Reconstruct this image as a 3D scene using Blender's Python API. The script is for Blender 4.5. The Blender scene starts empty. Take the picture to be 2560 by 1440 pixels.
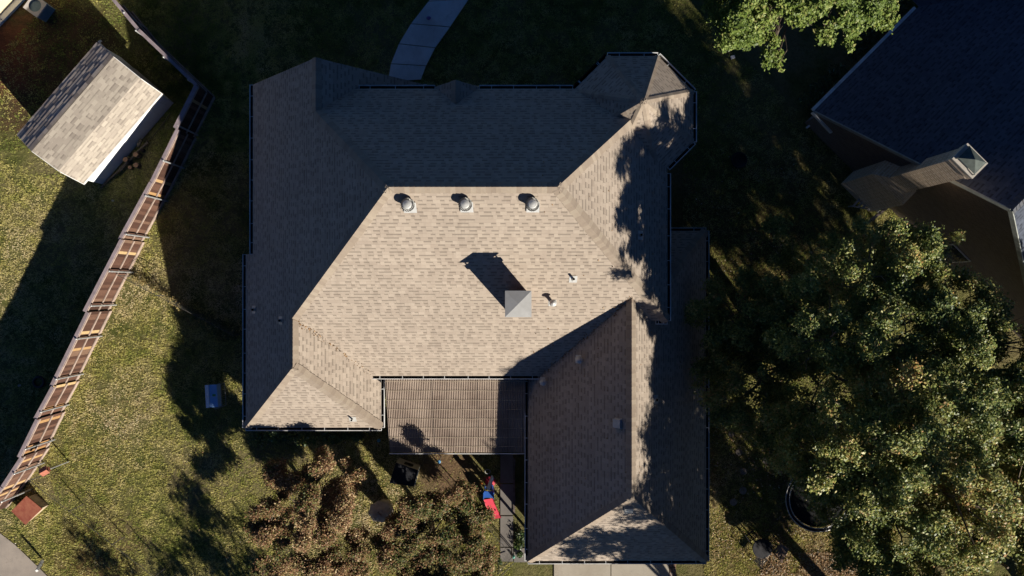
import bpy, math, random
import numpy as np
from mathutils import Vector, Matrix
R = math.radians
random.seed(7); rng = np.random.default_rng(7)
C = bpy.context.scene.collection
sc = bpy.context.scene
# ------------------------------------------------------------------ camera
CAMZ = 34.0; FPX = 1830.0; GZ = -0.7
cam = bpy.data.cameras.new('camera'); camo = bpy.data.objects.new('camera', cam); C.objects.link(camo)
camo.location = (0, 0, CAMZ); camo.rotation_euler = (0, 0, 0)
cam.sensor_width = 36; cam.lens = 36 * FPX / 2560; cam.clip_end = 2000
sc.camera = camo
# ------------------------------------------------------------------ sky and sun
EL = R(22.6); SX, SY = .650, -.760                     # towards the sun, seen in plan
SUN = Vector((SX * math.cos(EL), SY * math.cos(EL), math.sin(EL)))
w = bpy.data.worlds.new('World'); sc.world = w; w.use_nodes = True
nt = w.node_tree; bg = nt.nodes['Background']
sky = nt.nodes.new('ShaderNodeTexSky'); sky.sky_type = 'NISHITA'; sky.sun_disc = False
sky.sun_elevation = EL; sky.sun_rotation = math.atan2(SX, SY) ; sky.air_density = 0.33; sky.dust_density = 0.0; sky.ozone_density = 6.0
hs = nt.nodes.new('ShaderNodeHueSaturation'); hs.inputs['Saturation'].default_value = 1.06
nt.links.new(sky.outputs[0], hs.inputs['Color']); nt.links.new(hs.outputs[0], bg.inputs[0]); bg.inputs[1].default_value = 0.05
sl = bpy.data.lights.new('sun', 'SUN'); sl.energy = 5.0; sl.angle = R(.5); sl.color = (1, .92, .80)
so = bpy.data.objects.new('sun', sl); C.objects.link(so); so.rotation_euler = SUN.to_track_quat('Z', 'Y').to_euler(); so.location = (30, -34, 30)
vs = sc.view_settings; vs.view_transform = 'Standard'; vs.look = 'None'; vs.gamma = 1; vs.exposure = 0.8; vs.use_curve_mapping = False

# ------------------------------------------------------------------ helpers
def P(px, py, z=GZ):
    k = (CAMZ - z) / FPX
    return Vector(((px - 1280) * k, -(py - 720) * k, z))

class MB:
    def __init__(s): s.v = []; s.f = []; s.uv = []; s.t = []
    def poly(s, pts, uv=None, t=0.0):
        n = len(s.v); s.v += [tuple(p) for p in pts]; s.f.append(tuple(range(n, n + len(pts)))); s.uv.append(uv); s.t.append(t)
    def box(s, c, size, rot=0.0, t=0.0, M=None):
        hx, hy, hz = size[0] / 2, size[1] / 2, size[2] / 2
        cs, sn = math.cos(rot), math.sin(rot); n = len(s.v)
        for dx, dy, dz in ((-1,-1,-1),(1,-1,-1),(1,1,-1),(-1,1,-1),(-1,-1,1),(1,-1,1),(1,1,1),(-1,1,1)):
            x, y, z = dx*hx, dy*hy, dz*hz
            if M is not None:
                q = M @ Vector((x, y, z)); s.v.append((c[0]+q.x, c[1]+q.y, c[2]+q.z))
            else: s.v.append((c[0]+x*cs-y*sn, c[1]+x*sn+y*cs, c[2]+z))
        for q in ((0,3,2,1),(4,5,6,7),(0,1,5,4),(1,2,6,5),(2,3,7,6),(3,0,4,7)):
            s.f.append(tuple(n+i for i in q)); s.uv.append(None); s.t.append(t)
    def bar(s, a, b, wd, h, t=0.0, up=Vector((0,0,1))):      # rectangular bar from a to b
        a = Vector(a); b = Vector(b); d = b - a; L = d.length
        if L < 1e-6: return
        x = d / L; y = up.cross(x)
        if y.length < 1e-4: y = Vector((0,1,0)).cross(x)
        y.normalize(); z = x.cross(y)
        M = Matrix((x, y, z)).transposed()
        s.box((a + b) / 2, (L, wd, h), t=t, M=M)
    def tube(s, pts, r, seg=8, t=0.0, cap=True, closed=False):
        pts = [Vector(p) for p in pts]; n0 = len(s.v); m = len(pts)
        if not hasattr(r, '__len__'): r = [r] * m
        ref = Vector((0,0,1))
        for i, p in enumerate(pts):
            if closed: d = pts[(i+1) % m] - pts[i-1]
            else: d = pts[min(i+1, m-1)] - pts[max(i-1, 0)]
            d.normalize()
            u = ref.cross(d)
            if u.length < 1e-3: u = Vector((1,0,0)).cross(d)
            u.normalize(); v_ = d.cross(u)
            for k in range(seg):
                a = 2*math.pi*k/seg
                s.v.append(tuple(p + u*math.cos(a)*r[i] + v_*math.sin(a)*r[i]))
        for i in range(m if closed else m-1):
            j = (i+1) % m
            for k in range(seg):
                k2 = (k+1) % seg
                s.f.append((n0+i*seg+k, n0+i*seg+k2, n0+j*seg+k2, n0+j*seg+k)); s.uv.append(None); s.t.append(t)
        if cap and not closed:
            s.f.append(tuple(n0+k for k in reversed(range(seg)))); s.uv.append(None); s.t.append(t)
            s.f.append(tuple(n0+(m-1)*seg+k for k in range(seg))); s.uv.append(None); s.t.append(t)
    def lathe(s, c, prof, seg=20, t=0.0, sx=1.0, sy=1.0, axis=None):
        n0 = len(s.v); m = len(prof); c = Vector(c)
        M = axis if axis is not None else Matrix.Identity(3)
        for r, z in prof:
            for k in range(seg):
                a = 2*math.pi*k/seg
                s.v.append(tuple(c + M @ Vector((math.cos(a)*r*sx, math.sin(a)*r*sy, z))))
        for i in range(m-1):
            for k in range(seg):
                k2 = (k+1) % seg
                s.f.append((n0+i*seg+k, n0+i*seg+k2, n0+(i+1)*seg+k2, n0+(i+1)*seg+k)); s.uv.append(None); s.t.append(t)
        s.f.append(tuple(n0+k for k in reversed(range(seg)))); s.uv.append(None); s.t.append(t)
        s.f.append(tuple(n0+(m-1)*seg+k for k in range(seg))); s.uv.append(None); s.t.append(t)
    def build(s, name, mat, parent=None, smooth=False, label=None):
        me = bpy.data.meshes.new(name)
        off = parent_loc(parent)
        me.from_pydata([(x-off.x, y-off.y, z-off.z) for x, y, z in s.v], [], s.f)
        if any(u is not None for u in s.uv):
            uvl = me.uv_layers.new(name='UVMap'); k = 0; dat = []
            for f, u in zip(s.f, s.uv):
                if u is None: u = [(0, 0)] * len(f)
                for q in u: dat += [q[0], q[1]]
            uvl.data.foreach_set('uv', dat)
        if any(s.t):
            a = me.attributes.new('tint', 'FLOAT', 'FACE'); a.data.foreach_set('value', [float(x) for x in s.t])
        if smooth:
            me.polygons.foreach_set('use_smooth', [True]*len(me.polygons))
        me.materials.append(mat)
        o = bpy.data.objects.new(name, me); C.objects.link(o)
        if parent is not None: o.parent = parent
        if label: o['label'] = label
        return o

def parent_loc(p):
    v = Vector((0, 0, 0))
    while p is not None:
        v = v + Vector(p.location); p = p.parent
    return v
def tag(o, label=None, cat=None, group=None, kind=None):
    if label: o['label'] = label
    if cat: o['category'] = cat
    if group: o['group'] = group
    if kind: o['kind'] = kind
    return o
def thing(name, loc, label, cat, group=None):
    o = bpy.data.objects.new(name, None); C.objects.link(o); o.location = loc; o.empty_display_size = .2
    return tag(o, label, cat, group)
def copy_tree(o, parent=None):
    c = o.copy(); C.objects.link(c); c.parent = parent
    for ch in list(o.children): copy_tree(ch, c)
    return c
def fast_mesh(name, V, nper, mat, parent=None, tint=None):     # V: (N*nper,3) array of separate polygons
    N = len(V) // nper; off = parent_loc(parent); V = V - np.array(off)[None, :]
    me = bpy.data.meshes.new(name); me.vertices.add(len(V)); me.vertices.foreach_set('co', V.astype(np.float32).ravel())
    me.loops.add(len(V)); me.loops.foreach_set('vertex_index', np.arange(len(V), dtype=np.int32))
    me.polygons.add(N); me.polygons.foreach_set('loop_start', np.arange(0, len(V), nper, dtype=np.int32))
    me.update(calc_edges=True)
    if tint is not None:
        a = me.attributes.new('tint', 'FLOAT', 'FACE'); a.data.foreach_set('value', tint.astype(np.float32))
    me.materials.append(mat)
    o = bpy.data.objects.new(name, me); C.objects.link(o)
    if parent is not None: o.parent = parent
    return o

# ------------------------------------------------------------------ materials
def newmat(name):
    m = bpy.data.materials.new(name); m.use_nodes = True; n = m.node_tree
    return m, n, n.nodes['Principled BSDF']
def N(n, t, **k):
    x = n.nodes.new(t)
    for a, b in k.items(): setattr(x, a, b)
    return x
def mathn(n, op, a, b=None, c=None):
    x = n.nodes.new('ShaderNodeMath'); x.operation = op
    for i, q in enumerate((a, b, c)):
        if q is None: continue
        if isinstance(q, (int, float)): x.inputs[i].default_value = q
        else: n.links.new(q, x.inputs[i])
    return x.outputs[0]
def mixc(n, f, a, b, mode='MIX'):
    x = n.nodes.new('ShaderNodeMix'); x.data_type = 'RGBA'; x.blend_type = mode
    for s_, q in ((x.inputs[0], f), (x.inputs[6], a), (x.inputs[7], b)):
        if isinstance(q, (int, float)): s_.default_value = q
        elif isinstance(q, tuple): s_.default_value = (*q[:3], 1)
        else: n.links.new(q, s_)
    return x.outputs[2]
def noise(n, vec, scale, detail=3, rough=.5, dist=0):
    x = n.nodes.new('ShaderNodeTexNoise'); x.inputs['Scale'].default_value = scale; x.inputs['Detail'].default_value = detail
    x.inputs['Roughness'].default_value = rough; x.inputs['Distortion'].default_value = dist
    if vec is not None: n.links.new(vec, x.inputs['Vector'])
    return x.outputs['Fac']
def ramp(n, f, stops):
    x = n.nodes.new('ShaderNodeValToRGB'); e = x.color_ramp.elements
    while len(e) < len(stops): e.new(.5)
    for i, (p, c) in enumerate(stops):
        e[i].position = p; e[i].color = (*c, 1) if len(c) == 3 else c
    n.links.new(f, x.inputs[0]); return x.outputs[0]
def sstep(n, v, a, b):
    x = n.nodes.new('ShaderNodeMapRange'); x.interpolation_type = 'SMOOTHSTEP'
    x.inputs['From Min'].default_value = a; x.inputs['From Max'].default_value = b
    n.links.new(v, x.inputs['Value']); return x.outputs[0]
def bump(n, h, strength, dist, bs):
    x = n.nodes.new('ShaderNodeBump'); x.inputs['Strength'].default_value = strength; x.inputs['Distance'].default_value = dist
    n.links.new(h, x.inputs['Height']); n.links.new(x.outputs[0], bs.inputs['Normal'])
def basic(name, col, rough=.7, var=.25, scale=4.0, metal=0.0, bmp=.0, spec=.3, col2=None, detail=4):
    m, n, b = newmat(name); tc = N(n, 'ShaderNodeTexCoord').outputs['Object']
    f = noise(n, tc, scale, detail, .6)
    c2 = col2 if col2 else tuple(c * (1 - var) for c in col)
    f = sstep(n, f, .3, .7)
    n.links.new(mixc(n, f, c2, col), b.inputs['Base Color'])
    b.inputs['Roughness'].default_value = rough; b.inputs['Metallic'].default_value = metal; b.inputs['Specular IOR Level'].default_value = spec
    if bmp: bump(n, noise(n, tc, scale * 6, 4), bmp, .01, b)
    return m
def tinted(name, stops, rough=.8, var=.2, scale=8, spec=.2, transl=0.0, stretch=None):
    m, n, b = newmat(name); at = N(n, 'ShaderNodeAttribute'); at.attribute_name = 'tint'
    c = ramp(n, at.outputs['Fac'], stops)
    if var:
        tc = N(n, 'ShaderNodeTexCoord').outputs['Object']
        f = noise(n, tc, scale, 3, .6)
        c = mixc(n, mathn(n, 'MULTIPLY', f, var * 2), c, (0.02, .015, .01))
    n.links.new(c, b.inputs['Base Color']); b.inputs['Roughness'].default_value = rough; b.inputs['Specular IOR Level'].default_value = spec
    if transl:
        tr = N(n, 'ShaderNodeBsdfTranslucent'); n.links.new(c, tr.inputs[0])
        mx = N(n, 'ShaderNodeMixShader'); mx.inputs[0].default_value = transl
        n.links.new(b.outputs[0], mx.inputs[1]); n.links.new(tr.outputs[0], mx.inputs[2])
        n.links.new(mx.outputs[0], n.nodes['Material Output'].inputs[0])
    return m

def shingle(name, light, dark, line=.38, rowh=.168, cw=.19):
    m, n, b = newmat(name)
    uv = N(n, 'ShaderNodeUVMap').outputs[0]; sp = N(n, 'ShaderNodeSeparateXYZ'); n.links.new(uv, sp.inputs[0])
    v = mathn(n, 'DIVIDE', sp.outputs[1], rowh); row = mathn(n, 'FLOOR', v); fv = mathn(n, 'FRACT', v)
    wn = N(n, 'ShaderNodeTexWhiteNoise', noise_dimensions='1D'); n.links.new(row, wn.inputs['W'])
    u = mathn(n, 'ADD', mathn(n, 'DIVIDE', sp.outputs[0], cw), mathn(n, 'MULTIPLY', wn.outputs[0], 17.3))
    # uneven tab widths
    u = mathn(n, 'ADD', u, mathn(n, 'MULTIPLY', mathn(n, 'SINE', mathn(n, 'MULTIPLY', u, 1.7)), .22))
    cell = mathn(n, 'FLOOR', u); cx = N(n, 'ShaderNodeCombineXYZ'); n.links.new(cell, cx.inputs[0]); n.links.new(row, cx.inputs[1])
    w2 = N(n, 'ShaderNodeTexWhiteNoise', noise_dimensions='2D'); n.links.new(cx.outputs[0], w2.inputs['Vector'])
    par = mathn(n, 'MODULO', mathn(n, 'ABSOLUTE', cell), 2.0)
    raised = mathn(n, 'GREATER_THAN', mathn(n, 'ADD', mathn(n, 'MULTIPLY', w2.outputs[0], .56), mathn(n, 'MULTIPLY', par, .44)), .5)
    sp2 = N(n, 'ShaderNodeSeparateColor'); n.links.new(w2.outputs[1], sp2.inputs[0])
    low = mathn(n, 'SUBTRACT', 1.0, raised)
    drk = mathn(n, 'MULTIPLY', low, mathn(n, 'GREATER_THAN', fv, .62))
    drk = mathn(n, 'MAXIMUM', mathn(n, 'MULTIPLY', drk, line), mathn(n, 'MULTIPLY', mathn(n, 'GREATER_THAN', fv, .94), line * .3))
    tc = N(n, 'ShaderNodeTexCoord').outputs['Object']
    c3 = N(n, 'ShaderNodeCombineXYZ'); n.links.new(mathn(n, 'FLOOR', mathn(n, 'MULTIPLY', u, .24)), c3.inputs[0]); n.links.new(row, c3.inputs[1])
    w3 = N(n, 'ShaderNodeTexWhiteNoise', noise_dimensions='2D'); n.links.new(c3.outputs[0], w3.inputs['Vector'])
    big = noise(n, tc, .35, 4, .55); mid = noise(n, tc, 1.6, 3, .6); fine = noise(n, tc, 45, 2, .7)
    f = mathn(n, 'ADD', mathn(n, 'MULTIPLY', sp2.outputs[0], .35), mathn(n, 'MULTIPLY', mid, .3)); f = mathn(n, 'ADD', f, mathn(n, 'MULTIPLY', w3.outputs[0], .35))
    c = mixc(n, sstep(n, f, .25, .8), light, dark)
    c = mixc(n, mathn(n, 'MULTIPLY', sstep(n, big, .42, .7), .3), c, tuple(x * .72 for x in light))
    mp = N(n, 'ShaderNodeMapping'); mp.inputs['Scale'].default_value = (2.2, .22, 1); n.links.new(uv, mp.inputs['Vector'])
    c = mixc(n, mathn(n, 'MULTIPLY', sstep(n, noise(n, mp.outputs[0], 1.0, 4, .6), .5, .78), .35), c, tuple(x * .62 for x in dark))
    c = mixc(n, mathn(n, 'MULTIPLY', fine, .25), c, tuple(x * .5 for x in dark))
    c = mixc(n, mathn(n, 'MULTIPLY', raised, .15), c, tuple(min(1, x * 1.25) for x in light))
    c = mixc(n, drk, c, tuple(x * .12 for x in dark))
    n.links.new(c, b.inputs['Base Color']); b.inputs['Roughness'].default_value = .93; b.inputs['Specular IOR Level'].default_value = .12
    h = mathn(n, 'ADD', mathn(n, 'MULTIPLY', raised, .5), mathn(n, 'SUBTRACT', 1.0, fv))
    h = mathn(n, 'ADD', h, mathn(n, 'MULTIPLY', fine, .2))
    bump(n, h, .8, .02, b)
    return m

def brick(name, c1, c2, mortar, scale=1.0):
    m, n, b = newmat(name); uv = N(n, 'ShaderNodeUVMap').outputs[0]
    bt = N(n, 'ShaderNodeTexBrick'); n.links.new(uv, bt.inputs['Vector']); bt.inputs['Scale'].default_value = scale
    bt.inputs['Brick Width'].default_value = .22; bt.inputs['Row Height'].default_value = .076; bt.inputs['Mortar Size'].default_value = .008
    bt.inputs['Color1'].default_value = (*c1, 1); bt.inputs['Color2'].default_value = (*c2, 1); bt.inputs['Mortar'].default_value = (*mortar, 1)
    tc = N(n, 'ShaderNodeTexCoord').outputs['Object']
    c = mixc(n, mathn(n, 'MULTIPLY', noise(n, tc, 6, 4), .5), bt.outputs[0], tuple(x * .5 for x in c1))
    n.links.new(c, b.inputs['Base Color']); b.inputs['Roughness'].default_value = .9
    bump(n, mathn(n, 'SUBTRACT', 1.0, bt.outputs['Fac']), .6, .01, b)
    return m

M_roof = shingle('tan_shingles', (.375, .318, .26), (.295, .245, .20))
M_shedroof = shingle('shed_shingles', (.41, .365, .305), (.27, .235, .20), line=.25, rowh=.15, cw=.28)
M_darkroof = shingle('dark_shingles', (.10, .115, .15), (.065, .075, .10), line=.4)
M_brick = brick('tan_brick', (.36, .22, .15), (.26, .15, .10), (.42, .38, .33))
M_brick2 = brick('neighbour_brick', (.19, .145, .115), (.12, .09, .075), (.22, .195, .17))
M_brickch = brick('chimney_brick', (.66, .50, .35), (.40, .30, .21), (.80, .70, .56), .6)
M_white = basic('white_paint', (.62, .62, .60), .5, .12, 3)
M_trim = basic('gutter_white', (.80, .81, .80), .4, .3, 2)
M_gut = basic('gutter_debris', (.03, .025, .02), .95, .4, 20)
M_metal = basic('galvanised', (.42, .43, .43), .45, .25, 6, metal=.35)
M_alu = basic('aluminium', (.5, .5, .48), .42, .15, 8, metal=.2)
M_cap = basic('painted_metal_cap', (.40, .40, .39), .55, .14, 2.5)
M_wire = basic('old_wire', (.10, .095, .085), .8, .3, 10)
M_darkmetal = basic('dark_metal', (.035, .035, .04), .5, .3, 10, metal=.5)
M_glass, _n, _b = newmat('window_glass'); _b.inputs['Base Color'].default_value = (.02, .03, .04, 1); _b.inputs['Roughness'].default_value = .08
M_conc = None

# ---- concrete
def concrete(name, col, stain):
    m, n, b = newmat(name); tc = N(n, 'ShaderNodeTexCoord').outputs['Object']
    c = mixc(n, sstep(n, noise(n, tc, .9, 6, .65), .35, .7), col, stain)
    c = mixc(n, mathn(n, 'MULTIPLY', sstep(n, noise(n, tc, 3.3, 5, .7, 1.0), .55, .75), .5), c, tuple(x * .6 for x in stain))
    c = mixc(n, mathn(n, 'MULTIPLY', noise(n, tc, 60, 2, .7), .3), c, tuple(x * .5 for x in col))
    n.links.new(c, b.inputs['Base Color']); b.inputs['Roughness'].default_value = .9
    bump(n, noise(n, tc, 40, 3), .3, .006, b); return m
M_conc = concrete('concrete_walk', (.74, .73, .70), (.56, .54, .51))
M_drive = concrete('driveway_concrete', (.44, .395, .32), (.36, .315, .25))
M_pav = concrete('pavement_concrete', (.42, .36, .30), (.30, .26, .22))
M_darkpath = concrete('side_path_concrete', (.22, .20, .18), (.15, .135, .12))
# ---- ground
def ground_mat():
    m, n, b = newmat('lawn_ground'); ge = N(n, 'ShaderNodeNewGeometry').outputs['Position']
    sp = N(n, 'ShaderNodeSeparateXYZ'); n.links.new(ge, sp.inputs[0]); X, Y = sp.outputs[0], sp.outputs[1]
    big = noise(n, ge, .28, 5, .6, .4); mid = noise(n, ge, 1.3, 5, .65, .3); fine = noise(n, ge, 9, 5, .7); vf = noise(n, ge, 38, 3, .7)
    green = mixc(n, sstep(n, mid, .35, .65), (.14, .16, .045), (.28, .26, .10))
    c = mixc(n, sstep(n, big, .45, .65), green, (.31, .26, .13))
    c = mixc(n, mathn(n, 'MULTIPLY', sstep(n, fine, .4, .7), .4), c, (.055, .06, .018))
    c = mixc(n, mathn(n, 'MULTIPLY', vf, .35), c, (.03, .028, .01))
    # bare brown earth, placed where the yard is worn
    def spot(cx, cy, r, rr):
        dx = mathn(n, 'SUBTRACT', X, cx); dy = mathn(n, 'SUBTRACT', Y, cy)
        d = mathn(n, 'SQRT', mathn(n, 'ADD', mathn(n, 'MULTIPLY', dx, dx), mathn(n, 'MULTIPLY', dy, dy)))
        d = mathn(n, 'ADD', d, mathn(n, 'MULTIPLY', mathn(n, 'SUBTRACT', mid, .5), 2.4))
        return mathn(n, 'SUBTRACT', 1.0, sstep(n, d, r, rr))
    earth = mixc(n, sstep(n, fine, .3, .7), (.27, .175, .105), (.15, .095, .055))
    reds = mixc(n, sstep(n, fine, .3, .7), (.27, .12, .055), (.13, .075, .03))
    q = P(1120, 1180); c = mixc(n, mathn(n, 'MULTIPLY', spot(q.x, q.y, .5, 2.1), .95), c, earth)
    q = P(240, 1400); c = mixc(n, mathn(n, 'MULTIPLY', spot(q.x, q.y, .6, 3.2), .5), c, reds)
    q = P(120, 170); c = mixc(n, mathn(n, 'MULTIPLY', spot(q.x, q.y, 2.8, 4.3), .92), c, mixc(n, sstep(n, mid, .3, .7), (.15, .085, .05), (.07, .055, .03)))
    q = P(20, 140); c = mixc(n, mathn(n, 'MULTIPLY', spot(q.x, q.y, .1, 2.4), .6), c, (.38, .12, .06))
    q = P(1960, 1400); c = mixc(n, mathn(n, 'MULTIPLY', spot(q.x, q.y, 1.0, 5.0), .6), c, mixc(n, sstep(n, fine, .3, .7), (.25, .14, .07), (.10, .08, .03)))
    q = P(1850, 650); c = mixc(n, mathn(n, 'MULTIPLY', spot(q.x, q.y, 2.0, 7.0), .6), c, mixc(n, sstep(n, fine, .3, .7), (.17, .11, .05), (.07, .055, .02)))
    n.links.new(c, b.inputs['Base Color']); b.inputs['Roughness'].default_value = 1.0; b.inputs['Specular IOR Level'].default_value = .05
    h = mathn(n, 'ADD', mathn(n, 'MULTIPLY', noise(n, ge, 6, 5, .75), 1.0), mathn(n, 'MULTIPLY', vf, .35))
    bump(n, h, 1.0, .22, b); return m
M_ground = ground_mat()
G1 = [(0, (.07, .10, .03)), (.25, (.22, .27, .06)), (.5, (.52, .48, .15)), (.8, (.70, .59, .33)), (1, (.76, .65, .48))]
M_grass = tinted('grass_blades', G1, .8, 0, spec=.1, transl=.3)
M_oak = tinted('oak_leaves', [(0, (.055, .09, .03)), (.35, (.14, .19, .05)), (.7, (.34, .35, .095)), (.92, (.48, .41, .15)), (1, (.46, .27, .10))], .45, 0, spec=.3, transl=.32)
M_mag = tinted('bright_leaves', [(0, (.055, .095, .02)), (.5, (.15, .215, .042)), (.85, (.26, .31, .075)), (1, (.36, .35, .13))], .5, 0, spec=.25, transl=.25)
M_myrtle = tinted('myrtle_leaves', [(0, (.03, .05, .015)), (.28, (.09, .12, .03)), (.42, (.20, .18, .055)), (.6, (.17, .085, .042)), (.85, (.25, .13, .065)), (1, (.50, .38, .20))], .55, 0, spec=.25, transl=.2)
M_shrub = tinted('shrub_leaves', [(0, (.02, .04, .012)), (.6, (.06, .11, .025)), (1, (.16, .2, .05))], .45, 0, spec=.45, transl=.2)
M_vine = tinted('vine_leaves', [(0, (.03, .055, .015)), (.5, (.08, .10, .03)), (.75, (.28, .22, .08)), (1, (.50, .38, .16))], .6, 0, spec=.3, transl=.2)
M_dry = tinted('dry_leaves', [(0, (.16, .09, .04)), (.4, (.26, .15, .07)), (.7, (.36, .25, .14)), (1, (.60, .55, .45))], .8, 0, spec=.2)
M_bark = basic('bark', (.17, .135, .10), .95, .5, 12, bmp=.8)
M_picket = tinted('fence_pickets', [(0, (.05, .024, .018)), (.35, (.10, .048, .034)), (.6, (.17, .09, .062)), (.8, (.26, .17, .115)), (.9, (.46, .25, .10)), (1, (.60, .43, .22))], .85, .3, 14)
M_rail = basic('weathered_rail', (.40, .31, .26), .85, .35, 5)
M_caprail = basic('grey_cap_rail', (.33, .27, .285), .85, .3, 3)

# ------------------------------------------------------------------ ground, paths
g = MB(); g.poly([(-220, -220, GZ), (220, -220, GZ), (220, 220, GZ), (-220, 220, GZ)]); tag(g.build('ground', M_ground), kind='structure')

def slab(name, pts, mat, z=.06, label=None):
    s = MB(); top = [Vector((p.x, p.y, GZ + z)) for p in pts]
    ar = sum(top[i-1].x*top[i].y - top[i].x*top[i-1].y for i in range(len(top)))
    if ar < 0: top.reverse()
    s.poly(top)
    for i in range(len(top)):
        a, b_ = top[i-1], top[i]
        s.poly([a, Vector((a.x, a.y, GZ-.1)), Vector((b_.x, b_.y, GZ-.1)), b_])
    return s.build(name, mat)
# curved front walk, poured in panels with joints between them
Lw = [(970, 205), (978, 160), (998, 110), (1028, 60), (1072, 4), (1130, -75)]; Rw = [(1052, 200), (1065, 165), (1088, 120), (1125, 68), (1172, -2), (1235, -85)]
fw = MB()
for i in range(5):
    a, b_, c_, d_ = P(*Lw[i]), P(*Rw[i]), P(*Rw[i+1]), P(*Lw[i+1])
    e = .02 / max(.3, (d_ - a).length); a2, b2 = a.lerp(d_, e), b_.lerp(c_, e); d2, c2 = d_.lerp(a, e), c_.lerp(b_, e)
    z0, z1 = GZ - .1, GZ + .05
    ring = [a2, b2, c2, d2]; fw.poly([(p.x, p.y, z1) for p in ring])
    for k in range(4):
        p, q = ring[k-1], ring[k]; fw.poly([(p.x, p.y, z1), (p.x, p.y, z0), (q.x, q.y, z0), (q.x, q.y, z1)])
tag(fw.build('front_walk', M_conc), kind='structure')
sp_ = MB()
for y0, y1 in ((1040, 1130), (1133, 1207), (1210, 1287), (1290, 1366), (1369, 1403)):
    a, b_ = P(1251, y1), P(1283, y0)
    sp_.box(((a.x+b_.x)/2, (a.y+b_.y)/2, GZ-.02), (b_.x-a.x, b_.y-a.y, .12))
a, b_ = P(1285, 1405), P(1345, 1370); sp_.box(((a.x+b_.x)/2, (a.y+b_.y)/2, GZ-.02), (b_.x-a.x, b_.y-a.y, .12))
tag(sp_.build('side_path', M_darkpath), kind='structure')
dr = MB()
for x0, x1 in ((1385, 1526), (1528, 1672)):
    a, b_ = P(x0, 1700), P(x1, 1380); dr.box(((a.x+b_.x)/2, (a.y+b_.y)/2, GZ-.02), (b_.x-a.x, b_.y-a.y, .14))
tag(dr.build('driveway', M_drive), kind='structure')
bs = MB()
a, b_ = P(1673, 1700), P(1690, 1380); y = a.y
while y < b_.y:
    for k in range(2):
        bs.box((a.x + (.5+k)*(b_.x-a.x)/2, y, GZ), ((b_.x-a.x)/2-.02, .18, .14), rot=random.uniform(-.05, .05), t=random.uniform(.3, 1))
    y += .21
tag(bs.build('brick_edging', tinted('edging_bricks', [(0, (.2, .1, .07)), (.6, (.4, .25, .17)), (1, (.55, .45, .38))], .9, .3)), kind='structure')
tag(slab('pavement', [P(-400, 1100), P(-20, 1316), P(40, 1362), (P(105, 1425)), P(180, 1500), P(300, 1700), P(-400, 1700)], M_pav, .05), kind='structure')
# brick edge of the bed along the garage
be = MB()
y = 1150
while y < 1285:
    q = P(1285.5 + random.uniform(-.6, .6), y); be.box((q.x, q.y, GZ+.04), (.09, .19, .1), rot=random.uniform(-.08, .08), t=random.uniform(.1, 1)); y += 10.6
tag(be.build('bed_edging', tinted('bed_bricks', [(0, (.12, .10, .09)), (1, (.28, .22, .19))], .9, .2)), kind='structure')

# ------------------------------------------------------------------ main house
HO = Vector((0, 0, GZ))
house = thing('brick_house', HO, 'large house under tan shingled hip roofs with an octagonal turret and a garage wing', 'house')
def slope_poly(mb, pts, t=0.0):
    pts = [Vector(p) for p in pts]
    nrm = Vector((0, 0, 0))
    for i in range(len(pts)): nrm += (pts[i-1]).cross(pts[i])
    if nrm.z < 0: pts.reverse(); nrm = -nrm
    nrm.normalize(); h = Vector((nrm.x, nrm.y, 0)); h.normalize()
    u = Vector((-h.y, h.x, 0)); up = -(h - nrm * h.dot(nrm)); up.normalize()
    if up.z < 0: up = -up
    mb.poly(pts, [(p.dot(u) + 50, p.dot(up) + 50) for p in pts], t)
    return nrm
R1 = (-4.12, 3.36, 9.6); R2 = (1.51, 3.36, 9.6)
GF = (-7.42, 8.72, 6.3); GB = (-7.42, 6.66, 6.3)
WT = (-8.65, -1.17, 5.07); WB = (-8.65, -3.13, 5.07)
SEc = (6.17, -1.30, 4.94); T = (4.6, -.39, 5.85); GE = (4.6, -8.05, 5.85)
faces = [
    [(-11.12, 8.72, 2.6), GF, GB, R1, WT, WB, (-11.6, -6.08, 2.12), (-11.6, 1.46, 2.12), (-11.12, 1.46, 2.6)],
    [WB, (-5.7, -6.08, 2.12), (-11.6, -6.08, 2.12)],
    [WT, WB, (-5.7, -6.08, 2.12), (-5.7, -4.12, 2.12)],
    [R1, R2, SEc, (5.51, -1.3, 4.94), T, (1.2, -3.79, 2.45), (-6.03, -3.79, 2.45), WT],
    [R2, (6.03, 7.88, 5.08), (6.17, 7.88, 4.94), SEc],
    [R1, R2, (6.03, 7.88, 5.08), (-6.2, 7.88, 5.08), GB],
    [GF, GB, (-6.2, 7.88, 5.08), (-3.8, 7.88, 2.68), (-3.8, 8.72, 2.68)],
    [T, (1.2, -3.79, 2.45), (.7, -3.79, 1.95), (.7, -11.95, 1.95), GE],
    [GE, (.7, -11.95, 1.95), (8.5, -11.95, 1.95)],
    [T, GE, (8.5, -11.95, 1.95), (8.5, 2.5, 1.95), (6.0, 0.0, 4.45), (5.51, -1.3, 4.94)],
    [(8.5, 2.5, 1.95), (6.0, 0.0, 4.45), (5.6, 2.5, 1.95)],
]
rf = MB()
for f in faces: slope_poly(rf, f)
# small entry gable
d0 = (-2.17, 7.98, 5.88); d1 = (-2.17, 7.08, 5.88)
slope_poly(rf, [d0, d1, (-3.05, 7.94, 5.03), (-3.05, 7.98, 5.0)]); slope_poly(rf, [d0, d1, (-1.29, 7.94, 5.03), (-1.29, 7.98, 5.0)])
roof = rf.build('roof', M_roof, house)
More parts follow.
